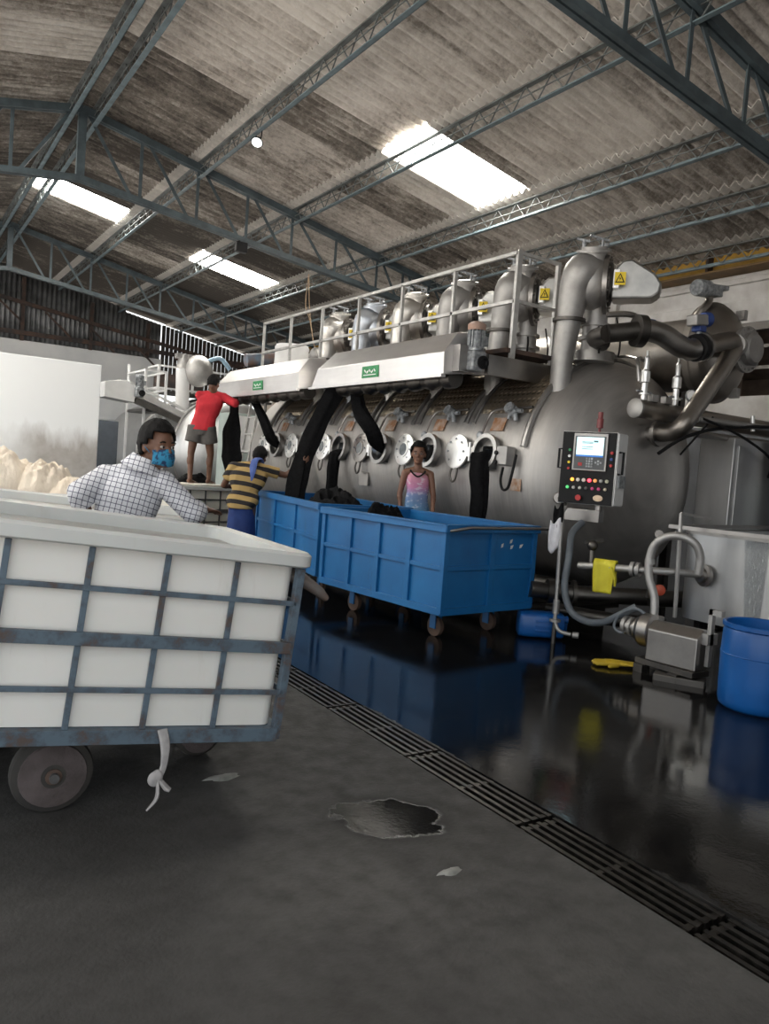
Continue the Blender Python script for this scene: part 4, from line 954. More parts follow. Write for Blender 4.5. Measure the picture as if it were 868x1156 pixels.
P().tube([go + gx * .06 + V((-.04, -.02, -.02)), go + gx * .10 + V((-.045, -.02, -.10)), go + gx * .105 + V((-.045, -.02, -.17))], [.02, .022, .014], 10, 4, flat=.5).build('thumb', M['glove'], t)
DT = thing('dosing_tank', 'low stainless dosing tank with water running down its front', 'tank', (6.1, 3.2, .3))
def rring(z, x0=5.55, x1=7.0, y0=2.2, y1=3.98, r=.18, g=0):
    pts = []
    for cx_, cy_, s0 in ((x1 - r, y1 - r, 0), (x0 + r, y1 - r, 90), (x0 + r, y0 + r, 180), (x1 - r, y0 + r, 270)):
        for k in range(7):
            a = math.radians(s0 + 15 * k); pts.append(V((cx_ + (r + g) * math.cos(a), cy_ + (r + g) * math.sin(a), z)))
    return pts
P().loft([rring(.36), rring(1.08), rring(1.08, g=-.02), rring(.5, g=-.02)]).build('tank_body', M['tank2'], DT, smooth=40)
P().loft([rring(1.055, g=.002), rring(1.055, g=.022), rring(1.085, g=.022), rring(1.085, g=-.03)], cap=False).build('rim', M['duct'], DT)
P().box(5.6, 2.3, 1.02, 6.95, 3.9, 1.03).build('liquid', simple('dark_liquor', (.02, .02, .02), (.03, .03, .03), .1), DT)
for x, y in ((5.65, 3.85), (5.65, 2.35), (6.9, 3.85), (6.9, 2.35)): P().box(x - .04, y - .04, 0, x + .04, y + .04, .4).build('leg', M['darksteel'], DT)
P().bar((5.42, 3.98, 1.10), (5.42, 2.2, 1.11), .03).bar((5.42, 3.98, 1.10), (7.0, 3.98, 1.12), .03).build('top_rail', M['pipe'], DT)
P().bar((5.25, 3.735, .40), (5.25, 3.765, 1.22), .022).bar((5.25, 3.765, 1.22), (5.55, 3.70, 1.19), .018).build('corner_rod', M['duct'], DT)
wm, nt, bb = newmat('running_water_glints'); bb.inputs['Roughness'].default_value = .06; bb.inputs['Base Color'].default_value = (.75, .78, .8, 1); bb.inputs['Transmission Weight'].default_value = .75; bb.inputs['IOR'].default_value = 1.33
wf_ = noise_(nt, coords(nt, (3, 12, 3)), 6, 6, .7); bump_(nt, bb, wf_, .9, .03); L(nt, ramp(nt, wf_, [(.54, (.97,) * 3), (.70, (.2,) * 3)]), bb.inputs['Transmission Weight'])  # whiter, less clear patches painted into the film as its bright highlights
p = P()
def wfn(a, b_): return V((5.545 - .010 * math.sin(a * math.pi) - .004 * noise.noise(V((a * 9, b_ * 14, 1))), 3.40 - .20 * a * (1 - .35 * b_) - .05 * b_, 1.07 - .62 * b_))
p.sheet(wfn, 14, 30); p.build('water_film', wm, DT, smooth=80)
LPi = thing('loop_pipe', 'pale pipe looping up from the pump to the slim low pipe', 'pipe', (5.1, 3.8, .4))
P().tube([(5.08, 3.80, .40), (5.09, 3.82, .55), (5.08, 3.88, .70), (5.08, 3.89, .84), (5.09, 3.86, .96), (5.12, 3.78, 1.03), (5.16, 3.68, 1.045), (5.22, 3.60, 1.0), (5.26, 3.57, .90), (5.27, 3.58, .77)], .032, 12, 4).build('pipe', M['duct'], LPi, smooth=60)
P().lathe((5.08, 3.80, .385), (0, 0, 1), [(.08, 0), (.08, .02)], 18).build('coupling', M['duct'], LPi)
P().lathe((5.082, 3.885, .80), (0, .1, 1), [(.040, 0), (.040, .04)], 14).build('coupling', M['duct'], LPi)
PU = thing('pump', 'stainless circulation pump on the wet floor beside the blue drum', 'pump', (5.0, 3.55, 0))
a = V((.13, -.99, 0)).normalized(); sd = V((.99, .13, 0))
P().prism([V((4.99, 3.72, .10)) + sd * -.10, V((4.99, 3.72, .34)) + sd * -.10, V((4.99, 3.72, .40)) + sd * -.02, V((4.99, 3.72, .38)) + sd * .13, V((4.99, 3.72, .10)) + sd * .13], a * .40).build('motor_cover', M['pipe'], PU, smooth=0, bevel=.01)
P().lathe((5.0, 3.86, .30), a, [(.05, -.12), (.05, -.02), (.09, -.02), (.09, .0), (.11, .01), (.13, .04), (.13, .12), (.10, .14)], 22).build('volute', M['pipe'], PU, smooth=30)
P().lathe((5.0, 3.98, .30), a, [(.075, -.02), (.075, .01)], 20).lathe((5.0, 3.94, .30), a, [(.075, -.005), (.075, .02)], 20).build('flange', M['duct'], PU, smooth=30)
P().box(4.90, 3.30, .06, 5.10, 3.80, .10).build('base', M['darksteel'], PU)
for x_ in (4.86, 5.06):
    for y_ in (3.40, 3.70): P().box(x_, y_, 0, x_ + .06, y_ + .08, .06).build('foot', M['darksteel'], PU)
P().box(5.03, 3.27, .14, 5.07, 3.30, .56).box(5.03, 3.20, .52, 5.07, 3.30, .56).box(5.0, 3.27, .30, 5.12, 3.36, .38).build('bracket', M['duct'], PU)
P().tube([(5.0, 3.82, .42), (4.97, 3.9, .45), (4.95, 4.02, .38), (4.94, 4.06, .28), (4.95, 4.0, .24), (4.97, 3.95, .27)], .012, 8, 4).build('cable', M['hose'], PU)
t = thing('floor_slab', 'low concrete slab under the pump on the wet floor', 'slab', (4.75, 3.75, 0))
P().obox((4.93, 3.42, .0), ((.5, -.86, 0), (.86, .5, 0), (0, 0, 1)), (.18, .07, .05)).build('slab', M['darksteel'], t, bevel=.01)
up = thing('underfloor_pipework', 'dark pipes and valves low under the near end of the drum', 'pipe', (5.6, 4.7, .3))
P().tube([(4.9, 5.0, .42), (5.2, 4.85, .40), (5.6, 4.5, .42), (6.2, 4.2, .42)], .075, 14, 4).build('pipe', M['darksteel'], up)
P().tube([(5.25, 5.1, .22), (5.5, 4.6, .20), (5.9, 4.3, .20)], .06, 14, 4).build('pipe', M['darksteel'], up)
P().lathe((5.25, 4.82, .40), (.7, -.5, 0), [(.12, 0), (.12, .03)], 18).lathe((5.05, 4.93, .41), (.8, -.5, 0), [(.11, 0), (.11, .06)], 18).build('flange', M['darksteel'], up)
P().lathe((5.35, 3.98, .58), (-.7, -.7, 0), [(.04, 0), (.045, .06), (.03, .07)], 14).build('red_cap', simple('orange_red_cap', (.45, .07, .03), (.38, .06, .03), .5), up)
P().cyl((5.62, 4.25, .40), (5.40, 4.03, .58), .03).build('pipe', M['darksteel'], up)
P().lathe((5.5, 4.15, 1.02), (-.7, -.7, 0), [(.035, 0), (.035, .06)], 14).cyl((5.62, 4.28, .45), (5.5, 4.16, 1.04), .022).build('sensor', M['pipe'], up)
# steel cabinet, dosing pump and pale box in the back right
t = thing('steel_cabinet', 'tall stainless cabinet behind the dosing tank', 'cabinet', (7.6, 5.4, 0))
P().box(7.35, 4.72, .05, 8.35, 5.12, 1.98).build('body', M['tank2'], t, bevel=.01)
P().box(8.18, 4.69, .05, 8.22, 4.72, 2.0).build('corner_post', M['duct'], t)
P().box(7.42, 4.705, .3, 8.10, 4.72, 1.9).build('door', M['tank2'], t, bevel=.004)
P().box(7.4, 4.75, 0, 8.3, 5.1, .05).build('base', M['black'], t)
t = thing('dosing_pump', 'small blue dosing pump on a plate beside the steel cabinet', 'pump', (8.0, 4.6, 1.7))
P().box(7.93, 4.60, 1.55, 8.6, 4.63, 2.02).build('back_plate', M['duct'], t)
P().box(8.04, 4.50, 1.72, 8.22, 4.60, 1.98).build('body', simple('dosing_blue', (.03, .10, .32), (.04, .12, .36), .4), t, bevel=.02)
P().box(8.10, 4.49, 1.80, 8.20, 4.50, 1.90).build('display', M['yellow'], t)
P().lathe((8.24, 4.54, 1.82), (1, 0, 0), [(.06, 0), (.06, .04), (.03, .06)], 14).build('pump_head', M['black'], t)
P().lathe((8.08, 4.55, 1.66), (1, 0, 0), [(.025, 0), (.025, .12)], 12).cyl((8.1, 4.55, 1.68), (8.1, 4.55, 1.73), .015).build('fitting', M['gear'], t)
t = thing('electrical_box', 'pale grey electrical box below the blue dosing pump', 'electrical box', (8.2, 4.6, 1.0))
P().box(7.98, 4.46, .98, 8.36, 4.60, 1.55).build('case', simple('pale_grey_enamel', (.50, .55, .56), (.44, .49, .50), .45), t, bevel=.008)
P().box(8.02, 4.455, 1.44, 8.10, 4.46, 1.50).build('label_plate', M['black'], t)
P().box(7.98, 4.58, 0, 8.36, 4.62, .98).build('stand', M['darksteel'], t)
p = P()
for k in range(14): p.box(8.36, 4.50 + .001, 1.0 + .038 * k, 8.44, 4.58, 1.018 + .038 * k)
p.build('cooling_fins', M['gear'], t)
# drum, jerrycan, floor glove
t = thing('plastic_drum', 'open blue plastic drum standing on the wet floor beside the dosing tank', 'drum', (4.88, 2.80, 0))
P().lathe((4.87, 2.80, 0), (0, 0, 1), [(.20, 0), (.225, .02), (.235, .06), (.238, .20), (.240, .34), (.240, .36), (.236, .50), (.228, .525), (.232, .53), (.242, .535), (.242, .56), (.232, .565), (.222, .56), (.222, .50), (.22, .06), (.0, .05)], 40, cap=True).build('body', M['plasticblue'], t, smooth=50)
P().lathe((4.87, 2.80, .36), (0, 0, 1), [(.238, -.008), (.243, 0), (.238, .008)], 40, cap=False).build('rib', M['plasticblue'], t, smooth=60)
t = thing('jerrycan', 'blue plastic jerrycan lying on the wet floor under the bin end', 'jerrycan', (4.98, 4.93, 0))
p = P(); jd = V((.78, -.55, 0)).normalized(); js = V((.55, .78, 0)).normalized()
def jr(s, k):
    pts = []
    for i in range(20):
        q = 2 * math.pi * i / 20; c, s_ = math.cos(q), math.sin(q); e = .45
        pts.append(V((4.97, 4.90, .118)) + jd * s + js * (.115 * k * abs(c) ** e * (1 if c > 0 else -1)) + V((0, 0, .112 * k * abs(s_) ** e * (1 if s_ > 0 else -1))))
    return pts
p.loft([jr(-.20, .80), jr(-.19, .95), jr(-.16, 1), jr(.0, 1.0), jr(.10, 1.0), jr(.17, .98), jr(.195, .90), jr(.20, .7)]); p.build('body', M['plasticblue'], t, smooth=50)
p = P()
for z in (-.04, .0, .04): p.obox(V((4.97, 4.90, .118)) + jd * .03 - js * .115 + V((0, 0, z)), (jd, js, (0, 0, 1)), (.09, .006, .008))
p.build('moulded_ribs', M['plasticblue'], t, bevel=.003)
P().lathe(V((4.97, 4.90, .17)) + jd * .19, jd, [(.03, 0), (.03, .035), (.035, .035), (.035, .05)], 14).build('cap', M['plasticblue'], t)
P().tube([V((4.97, 4.90, .06)) + jd * .19, V((4.97, 4.90, .06)) + jd * .23, V((4.97, 4.90, .13)) + jd * .23, V((4.97, 4.90, .13)) + jd * .19], .014, 8).build('handle', M['plasticblue'], t)
t = thing('yellow_glove', 'yellow rubber glove lying on the wet floor', 'glove', (4.85, 3.93, 0), 'yellow rubber gloves')
M['glove2'] = simple('dull_yellow_rubber', (.48, .33, .02), (.40, .27, .02), .5, 0, 8)
gd = V((-.75, .55, 0)).normalized(); gs = V((.55, .75, 0)).normalized(); gc = V((4.80, 3.92, 0))
P().loft([[gc + gd * s + gs * (w * math.cos(q)) + V((0, 0, .028 + h * math.sin(q))) for q in [2 * math.pi * i / 14 for i in range(14)]] for s, w, h in ((-.17, .075, .010), (-.08, .055, .02), (0, .06, .026), (.06, .055, .024), (.075, .04, .015))]).build('palm', M['glove2'], t, smooth=60)
for k, (o, ln) in enumerate(((-.045, .085), (-.016, .10), (.014, .10), (.043, .08))):
    P().cone(gc + gd * .05 + gs * o + V((0, 0, .026)), gc + gd * (.05 + ln) + gs * o * 1.25 + V((0, 0, .022)), .017, .014).build('finger', M['glove2'], t, smooth=60)
P().cone(gc + gd * -.02 - gs * .055 + V((0, 0, .022)), gc + gd * .05 - gs * .10 + V((0, 0, .02)), .018, .014).build('thumb', M['glove2'], t, smooth=60)
# pale scraps on the dry floor
for (x, y, r, lb) in ((1.29, 3.10, .055, 'pale soap scrap on the dry floor near the front cart'), (1.72, 2.03, .035, 'small pale patch of lint on the floor below the puddle')):
    p = P(); n = 14
    ring0 = [V((x + r * (1 + .35 * math.sin(i * 2.1)) * math.cos(2 * math.pi * i / n) * 1.3, y + r * .6 * (1 + .3 * math.sin(i * 1.3)) * math.sin(2 * math.pi * i / n), 0)) for i in range(n)]
    c0 = V((x, y, 0))
    p.loft([ring0, [c0 + (q - c0) * .8 + V((0, 0, .006)) for q in ring0], [c0 + (q - c0) * .3 + V((0, 0, .009)) for q in ring0]])
    tag(p.build('floor_scrap', simple('pale_scrap', (.30, .30, .28), (.16, .16, .15), .7, 0, 14), smooth=60, loc=(x, y, 0)), lb, 'scrap')
# ---------------------------------------------------------------- second machine and far clutter
D2 = thing('dyeing_machine', 'second dyeing machine far behind the man in the red shirt', 'dyeing machine', (6.5, 19, 0))
tank_shell(MX, MZ, 16.6, 22.6, [17.3, 18.6], 64).build('drum_shell', steel('pale_shell', (.60, .60, .60), (.68, .68, .68), .35, .5, (1, 10, 1), 2.5), D2, smooth=60)
for y in (16.6, 17.9, 19.3): P().tube([surf(y, d_, .02) for d_ in range(-60, 118, 6)], .03, 8).build('rib', M['rib'], D2)
for y in (17.3, 18.6):
    c = surf(y, 6.5); n = nrm(6.5)
    P().lathe(c - n * .04, n, [(.15, .13), (.15, 0), (.2, 0), (.2, .13), (.15, .13)], 24, cap=False).build('porthole_ring', M['rib'], D2, smooth=30)
P().box(5.8, 17.2, 0, 7.2, 17.4, .6).build('saddle', M['darksteel'], D2); P().box(5.8, 21, 0, 7.2, 21.2, .6).build('saddle', M['darksteel'], D2)
t = thing('chute_hood', 'pale inclined chute with a boxed head and motor, reaching out from the far machine', 'hood', (4.5, 16.9, 2.3))
uu = V((-.94, 0, .34)).normalized()
def cq(s, d, h): return V((5.75, 16.9, 2.16)) + uu * s + V((0, 1, 0)) * d + V((.34, 0, .94)) * h
P().prism([cq(0, -.16, -.05), cq(1.6, -.16, -.06), cq(1.75, -.16, .10), cq(1.6, -.16, .10), cq(0, -.16, .05)], (0, .45, 0)).build('chute', M['hood'], t, smooth=0)
P().bar(cq(0, -.2, .12), cq(1.55, -.2, .14), .05).build('side_rail', M['bright'], t)
P().bar(cq(0.2, -.18, -.14), cq(1.3, -.18, -.16), .12, .12).build('under_trough', M['darksteel'], t)
P().prism([(3.84, 16.7, 2.46), (4.46, 16.7, 2.40), (4.46, 16.7, 2.72), (4.30, 16.7, 2.86), (3.84, 16.7, 2.78)], (0, .55, 0)).build('head_box', M['whitepaint'], t, smooth=0, bevel=.01)
gearmotor(t, (4.52, 16.6, 2.62), .95)
t = thing('far_platform', 'pale pipe-railed platform in front of the far wall, beside the far machine', 'platform', (5.5, 18, 2.3))
def rect(x0, x1, y0, y1, zs):
    for z in zs:
        P().box(x0, y0 - .02, z - .02, x1, y0 + .02, z + .02).build('rail', M['whitepaint'], t); P().box(x1 - .02, y0, z - .02, x1 + .02, y1, z + .02).build('rail', M['whitepaint'], t); P().box(x0 - .02, y0, z - .02, x0 + .02, y1, z + .02).build('rail', M['whitepaint'], t)
rect(4.75, 5.2, 17.0, 18.4, (3.15, 2.75)); rect(5.2, 8.0, 17.6, 18.4, (3.35, 2.85))
for x, y in ((4.75, 17), (5.2, 17), (5.2, 17.6), (6.0, 17.6), (7.0, 17.6), (8.0, 17.6), (4.75, 18.4)): P().box(x - .025, y - .025, 0 if x < 5.3 else 2.75, x + .025, y + .025, 3.37 if y > 17.5 else 3.17).build('post', M['whitepaint'], t)
P().box(4.75, 17.0, 2.26, 5.22, 18.4, 2.32).build('deck', M['darksteel'], t)
P().box(5.22, 17.55, 2.75, 8.0, 18.4, 2.80).build('deck', M['darksteel'], t)
for z in (.5, .9, 1.3, 1.7): P().box(4.75, 16.98, z, 5.2, 17.02, z + .04).build('rung', M['darksteel'], t)
P().box(5.3, 17.8, 2.9, 6.3, 18.3, 3.2).build('tray', M['rustsup'], t)
t = thing('blower_duct', 'pale upright duct with a round blower on the far machine', 'duct', (5.7, 17.3, 2.3))
P().cyl((5.66, 17.2, 2.3), (5.62, 17.2, 3.3), .15, n=20).build('duct', M['whitepaint'], t)
P().ell((5.95, 17.1, 3.28), (.33, .3, .36), n=20).build('blower', M['duct'], t, smooth=60)
P().cyl((5.64, 17.2, 3.3), (5.64, 17.2, 3.62), .17, .12, n=18).build('top_cone', M['duct'], t); P().box(5.45, 17.1, 3.52, 5.95, 17.3, 3.62).build('top_flange', M['duct'], t)
P().tube([(6.1, 17.0, 3.5), (6.4, 17.0, 3.62), (6.65, 17.0, 3.4)], .05, 10, 4).build('blue_hose', simple('pale_blue_hose', (.35, .50, .62), (.3, .45, .58), .5), t)
t = thing('panel_cabinet', 'pale grey-green cabinet standing between the two machines', 'cabinet', (6.0, 14.3, 0))
M['palegreen'] = simple('pale_green_enamel', (.42, .48, .46), (.36, .42, .40), .45, 0, 3)
P().box(5.55, 14.0, .1, 6.9, 14.6, 2.25).build('body', M['palegreen'], t, bevel=.01)
P().box(5.60, 13.98, .2, 6.2, 14.0, 1.45).build('door', M['palegreen'], t, bevel=.005); P().box(5.60, 13.98, 1.5, 6.2, 14.0, 2.2).build('door', M['whitepaint'], t, bevel=.005)
P().box(5.5, 13.99, 0, 6.9, 14.6, .1).build('plinth', M['black'], t)
t = thing('ladder', 'thin pale ladder leaning at the far end of the drum', 'ladder', (5.6, 12.9, 0))
A0, A1, B0, B1 = V((5.25, 12.75, 0)), V((5.62, 12.75, 2.75)), V((5.25, 13.1, 0)), V((5.62, 13.1, 2.75))
P().bar(A0, A1, .04).build('stile', M['rail'], t); P().bar(B0, B1, .04).build('stile', M['rail'], t)
for k in range(1, 9): P().bar(A0.lerp(A1, k / 9), B0.lerp(B1, k / 9), .03).build('rung', M['rail'], t)
t = thing('far_duct', 'dull blue and brown duct end under the eave beyond the white drum', 'duct', (6.6, 15.5, 3.4))
P().cyl((6.2, 15.0, 3.40), (6.9, 15.0, 3.52), .13, n=16).build('duct', simple('dull_blue_duct', (.14, .20, .27), (.20, .12, .09), .6, 0, 4), t)
P().cyl((6.7, 15.0, 0), (6.7, 15.0, 3.45), .03).build('post', M['darksteel'], t)
t = thing('hanging_wires', 'thin wires dangling behind the railing', 'wire', (6.0, 11.7, 3.3))
P().tube([(6.0, 12.0, 4.6), (6.0, 12.05, 4.1), (6.03, 11.9, 3.8), (6.0, 11.6, 3.3)], .008, 6, 4).tube([(6.0, 12.0, 4.6), (5.98, 11.85, 4.0), (6.0, 11.7, 3.5), (6.02, 11.6, 3.3)], .008, 6, 4).build('wire', simple('tan_wire', (.30, .21, .13), (.2, .14, .09), .7), t)
P().ell((6.0, 11.55, 3.2), (.10, .12, .12)).build('lamp_head', M['duct'], t)
# ---------------------------------------------------------------- black fabric
def strip(name, label, pts, w, flat=.35, group='black fabric ropes', seed=1):
    p = P(); pts = [V(q) for q in pts]; rings = []
    rs = random.Random(seed); ph = [rs.random() * 6 for _ in range(4)]
    n = 22; m_ = 40; ws = w if isinstance(w, (list, tuple)) else [w] * len(pts)
    for j in range(m_ + 1):
        t = j / m_ * (len(pts) - 1); i = min(int(t), len(pts) - 2); f = t - i
        p0, p1, p2, p3 = pts[max(i - 1, 0)], pts[i], pts[i + 1], pts[min(i + 2, len(pts) - 1)]
        q = .5 * ((2 * p1) + (p2 - p0) * f + (2 * p0 - 5 * p1 + 4 * p2 - p3) * f * f + (3 * p1 - p0 - 3 * p2 + p3) * f ** 3)
        wd = ws[i] * (1 - f) + ws[i + 1] * f
        d = (p2 - p1).normalized(); sd = V((.80, -.60, 0)); sd = (sd - d * d.dot(sd)).normalized(); b_ = d.cross(sd)
        ring = []
        for k in range(n):
            a = 2 * math.pi * k / n
            r = wd / 2 * (1 + .16 * math.sin(5 * a + ph[0] + t * .7) + .08 * math.sin(9 * a + ph[1] + t * 1.5) + .05 * math.sin(t * 5 + ph[2]))
            ring.append(q + sd * r * math.cos(a) + b_ * r * flat * math.sin(a))
        rings.append(ring)
    o = p.loft(rings).build(name, M['cloth'], smooth=60, loc=pts[-1])
    return tag(o, label, 'fabric', group)
strip('fabric_rope', 'broad black fabric rope hanging from the near hood down into the rear blue bin', [(4.75, 8.52, 2.34), (4.66, 8.72, 1.95), (4.50, 8.78, 1.5), (4.36, 8.68, 1.1), (4.30, 8.60, .80)], [.20, .21, .22, .24, .26], seed=2)
strip('fabric_rope', 'black fabric rope sagging from the near hood into a middle porthole', [(4.86, 8.22, 2.34), (4.88, 8.14, 2.08), (4.98, 7.98, 1.84), (5.2, 8.14, 1.66), (5.45, 8.19, 1.60)], [.15, .17, .19, .18, .16], seed=3)
strip('fabric_rope', 'thin black fabric rope from the far hood down to the farthest porthole', [(4.86, 11.35, 2.32), (4.92, 11.05, 2.0), (5.0, 10.98, 1.78), (5.18, 11.15, 1.66), (5.45, 11.25, 1.6)], [.11, .13, .16, .18, .16], seed=4)
strip('fabric_rope', 'black fabric held by the man in red, hanging from the far hood', [(4.62, 11.55, 2.33), (4.63, 11.53, 2.1), (4.60, 11.50, 1.8), (4.62, 11.48, 1.4), (4.62, 11.46, 1.02)], [.11, .13, .26, .30, .12], .3, seed=5)
strip('fabric_rope', 'black fabric hanging out of the porthole nearest the drum head', [(5.5, 6.16, 1.62), (5.22, 6.14, 1.60), (5.14, 6.10, 1.46), (5.12, 6.05, 1.2), (5.12, 6.06, .93)], [.20, .22, .18, .18, .15], .45, seed=6)
strip('fabric_rope', 'black fabric hanging from the porthole right of the dark cover, down to the bin', [(5.5, 9.22, 1.58), (5.22, 9.21, 1.56), (5.16, 9.20, 1.4), (5.15, 9.18, 1.1), (5.10, 9.12, .8)], [.16, .17, .14, .14, .13], .5, seed=7)
strip('fabric_rope', 'black fabric hanging from the porthole just right of the striped-shirt man', [(5.5, 10.24, 1.58), (5.22, 10.22, 1.56), (5.15, 10.16, 1.4), (5.14, 10.12, 1.1), (5.10, 10.1, .7)], [.16, .18, .16, .17, .15], .5, seed=8)
strip('fabric_rope', 'black bunch standing in for shade inside the porthole behind the boy', [(5.55, 7.17, 1.66), (5.42, 7.16, 1.62), (5.32, 7.14, 1.58), (5.34, 7.10, 1.52)], [.24, .24, .22, .1], .6, seed=9)  # dark lump placed where only shade fills the port
def mound(name, label, cat, c, rx, ry, h, rot, mat, seed, group=None, amp=.22, base=0, power=1.0, nn=44, pleat=0):
    p = P(); c = V(c); co_, si = math.cos(rot), math.sin(rot)
    def fn(a, b_):
        r = b_; t = a * 2 * math.pi; x, y = r * math.cos(t), r * math.sin(t)
        k = max(0, 1 - r * r) ** power
        q = V((x * 2.6 + seed, y * 2.6, seed * .7)); f1 = noise.noise(q); f2 = noise.noise(q * 2.7); rid = 1 - abs(noise.noise(V((x * 4 + seed * 2, y * 5, 3.3)) + V((f1, f2, 0)))) * 2
        z = h * k * (1 + amp * f1) + h * amp * .55 * rid * k ** .5 + h * .10 * f2 * k ** .5
        if pleat: z += pleat * k ** .5 * math.sin(x * 17 + 3 * math.sin(y * 3 + seed) + f1 * 2)
        if r >= .999: z = 0
        ex = 1 + .12 * noise.noise(V((math.cos(t) * 1.5 + seed, math.sin(t) * 1.5, 0)))
        X, Y = x * rx * ex, y * ry * ex
        return c + V((X * co_ - Y * si, X * si + Y * co_, max(z, 0) + base))
    p.sheet(fn, 72, nn)
    o = p.build(name, mat, smooth=70, loc=c)
    return tag(o, label, cat, group)
mound('cloth_heap', 'heap of black cloth in the near end of the rear blue bin', 'cloth heap', (4.42, 7.75, .72), .42, .80, .33, -.15, M['cloth'], 3.1, 'black cloth heaps', .35)
mound('cloth_heap', 'low tumble of black cloth in the far left corner of the front blue bin', 'cloth heap', (4.14, 6.30, .78), .30, .24, .21, .1, M['cloth'], 7.7, 'black cloth heaps', .45)
mound('cloth_heap', 'black cloth lying at the feet of the man in red', 'cloth heap', (4.20, 11.98, .953), .34, .2, .13, .3, M['cloth'], 5.5, 'black cloth heaps', .4)
def cream():
    mt, nt, b = newmat('cream_cotton'); co = coords(nt); f = noise_(nt, co, 3, 6)
    L(nt, ramp(nt, f, [(.3, (.66, .57, .47)), (.7, (.78, .70, .60))]), b.inputs['Base Color']); b.inputs['Roughness'].default_value = .9
    bump_(nt, b, noise_(nt, coords(nt, (2.2, .6, 1)), 7, 5, .6), .8, .04); return mt
M['cream'] = cream()
mound('cloth_pile', 'leftmost heap of cream cotton cloth in front of the white panel', 'cloth pile', (1.05, 10.05, .77), .62, .50, .52, -.3, M['cream'], 1.3, 'cream cotton heaps', .10, power=.55, pleat=.012)
mound('cloth_pile', 'middle heap of cream cotton cloth, folded in long pleats', 'cloth pile', (1.62, 9.75, .77), .36, .40, .40, -.3, M['cream'], 4.2, 'cream cotton heaps', .08, power=.55, pleat=.022)
mound('cloth_pile', 'low cream cotton heap by the left arm of the man in the checked shirt', 'cloth pile', (1.92, 9.5, .77), .34, .34, .24, -.3, M['cream'], 9.9, 'cream cotton heaps', .10, power=.55, pleat=.014)
# ---------------------------------------------------------------- people
M['skin'] = simple('brown_skin', (.16, .075, .045), (.125, .058, .035), .5, 0, 6)
M['skin2'] = simple('warm_brown_skin', (.21, .10, .062), (.165, .078, .048), .5, 0, 6)
M['hair'] = simple('black_hair', (.004, .0035, .0035), (.008, .007, .007), .75, 0, 40, .5, (1, 1, .3), spec=.2)
M['eyewhite'] = simple('eye_white', (.40, .37, .35), (.36, .33, .31), .4)
M['iris'] = simple('dark_iris', (.012, .008, .006), (.012, .008, .006), .15)
def remesh(o, vox, mats, sm=6):
    r = o.modifiers.new('r', 'REMESH'); r.mode = 'VOXEL'; r.voxel_size = vox
    s_ = o.modifiers.new('s', 'SMOOTH'); s_.iterations = sm; s_.factor = .5
    dg = bpy.context.evaluated_depsgraph_get(); dg.update()
    me = bpy.data.meshes.new_from_object(o.evaluated_get(dg)); o.modifiers.clear(); old = o.data; o.data = me; me.name = o.name
    bpy.data.meshes.remove(old)
    me.materials.clear()
    for q in mats: me.materials.append(q)
    me.polygons.foreach_set('use_smooth', [True] * len(me.polygons)); return o
def ringe(c, a, b, ra, rb, n=20, sq=.85):
    out = []
    for i in range(n):
        t = 2 * math.pi * i / n; x, y = math.cos(t), math.sin(t)
        out.append(c + a * (ra * math.copysign(abs(x) ** sq, x)) + b * (rb * math.copysign(abs(y) ** sq, y)))
    return out
def hand(p, w, d, pal, thumb, curl=.5, s=1.0):
    """w wrist, d finger direction, pal direction the palm faces, thumb side direction"""
    w, d, pal, th = V(w), V(d).normalized(), V(pal).normalized(), V(thumb).normalized()
    c = w + d * .05 * s
    p.ell(c, (.042 * s, .05 * s, .016 * s), (th, d, pal), 14, 8); p.cone(w - d * .02, w + d * .02, .024 * s, .026 * s)
    for i, (o, ln) in enumerate(((.030, .070), (.010, .078), (-.011, .072), (-.030, .058))):
        b = w + d * .085 * s + th * o * s; q = b; dd = d
        for k, f in enumerate((.45, .32, .23)):
            a = curl * (.5 + .55 * k); dd = (d * math.cos(a) + pal * math.sin(a)).normalized()
            e = q + dd * ln * f * s; p.cone(q, e, (.0092 - .0008 * k) * s, (.0086 - .0008 * k) * s, 8); q = e
    b = w + d * .03 * s + th * .034 * s; e = b + (th * .7 + d * .7 + pal * .25).normalized() * .036 * s
    p.cone(b, e, .012 * s, .0105 * s, 8); p.cone(e, e + (d * .9 + pal * .35 + th * .15).normalized() * .028 * s, .0105 * s, .008 * s, 8)
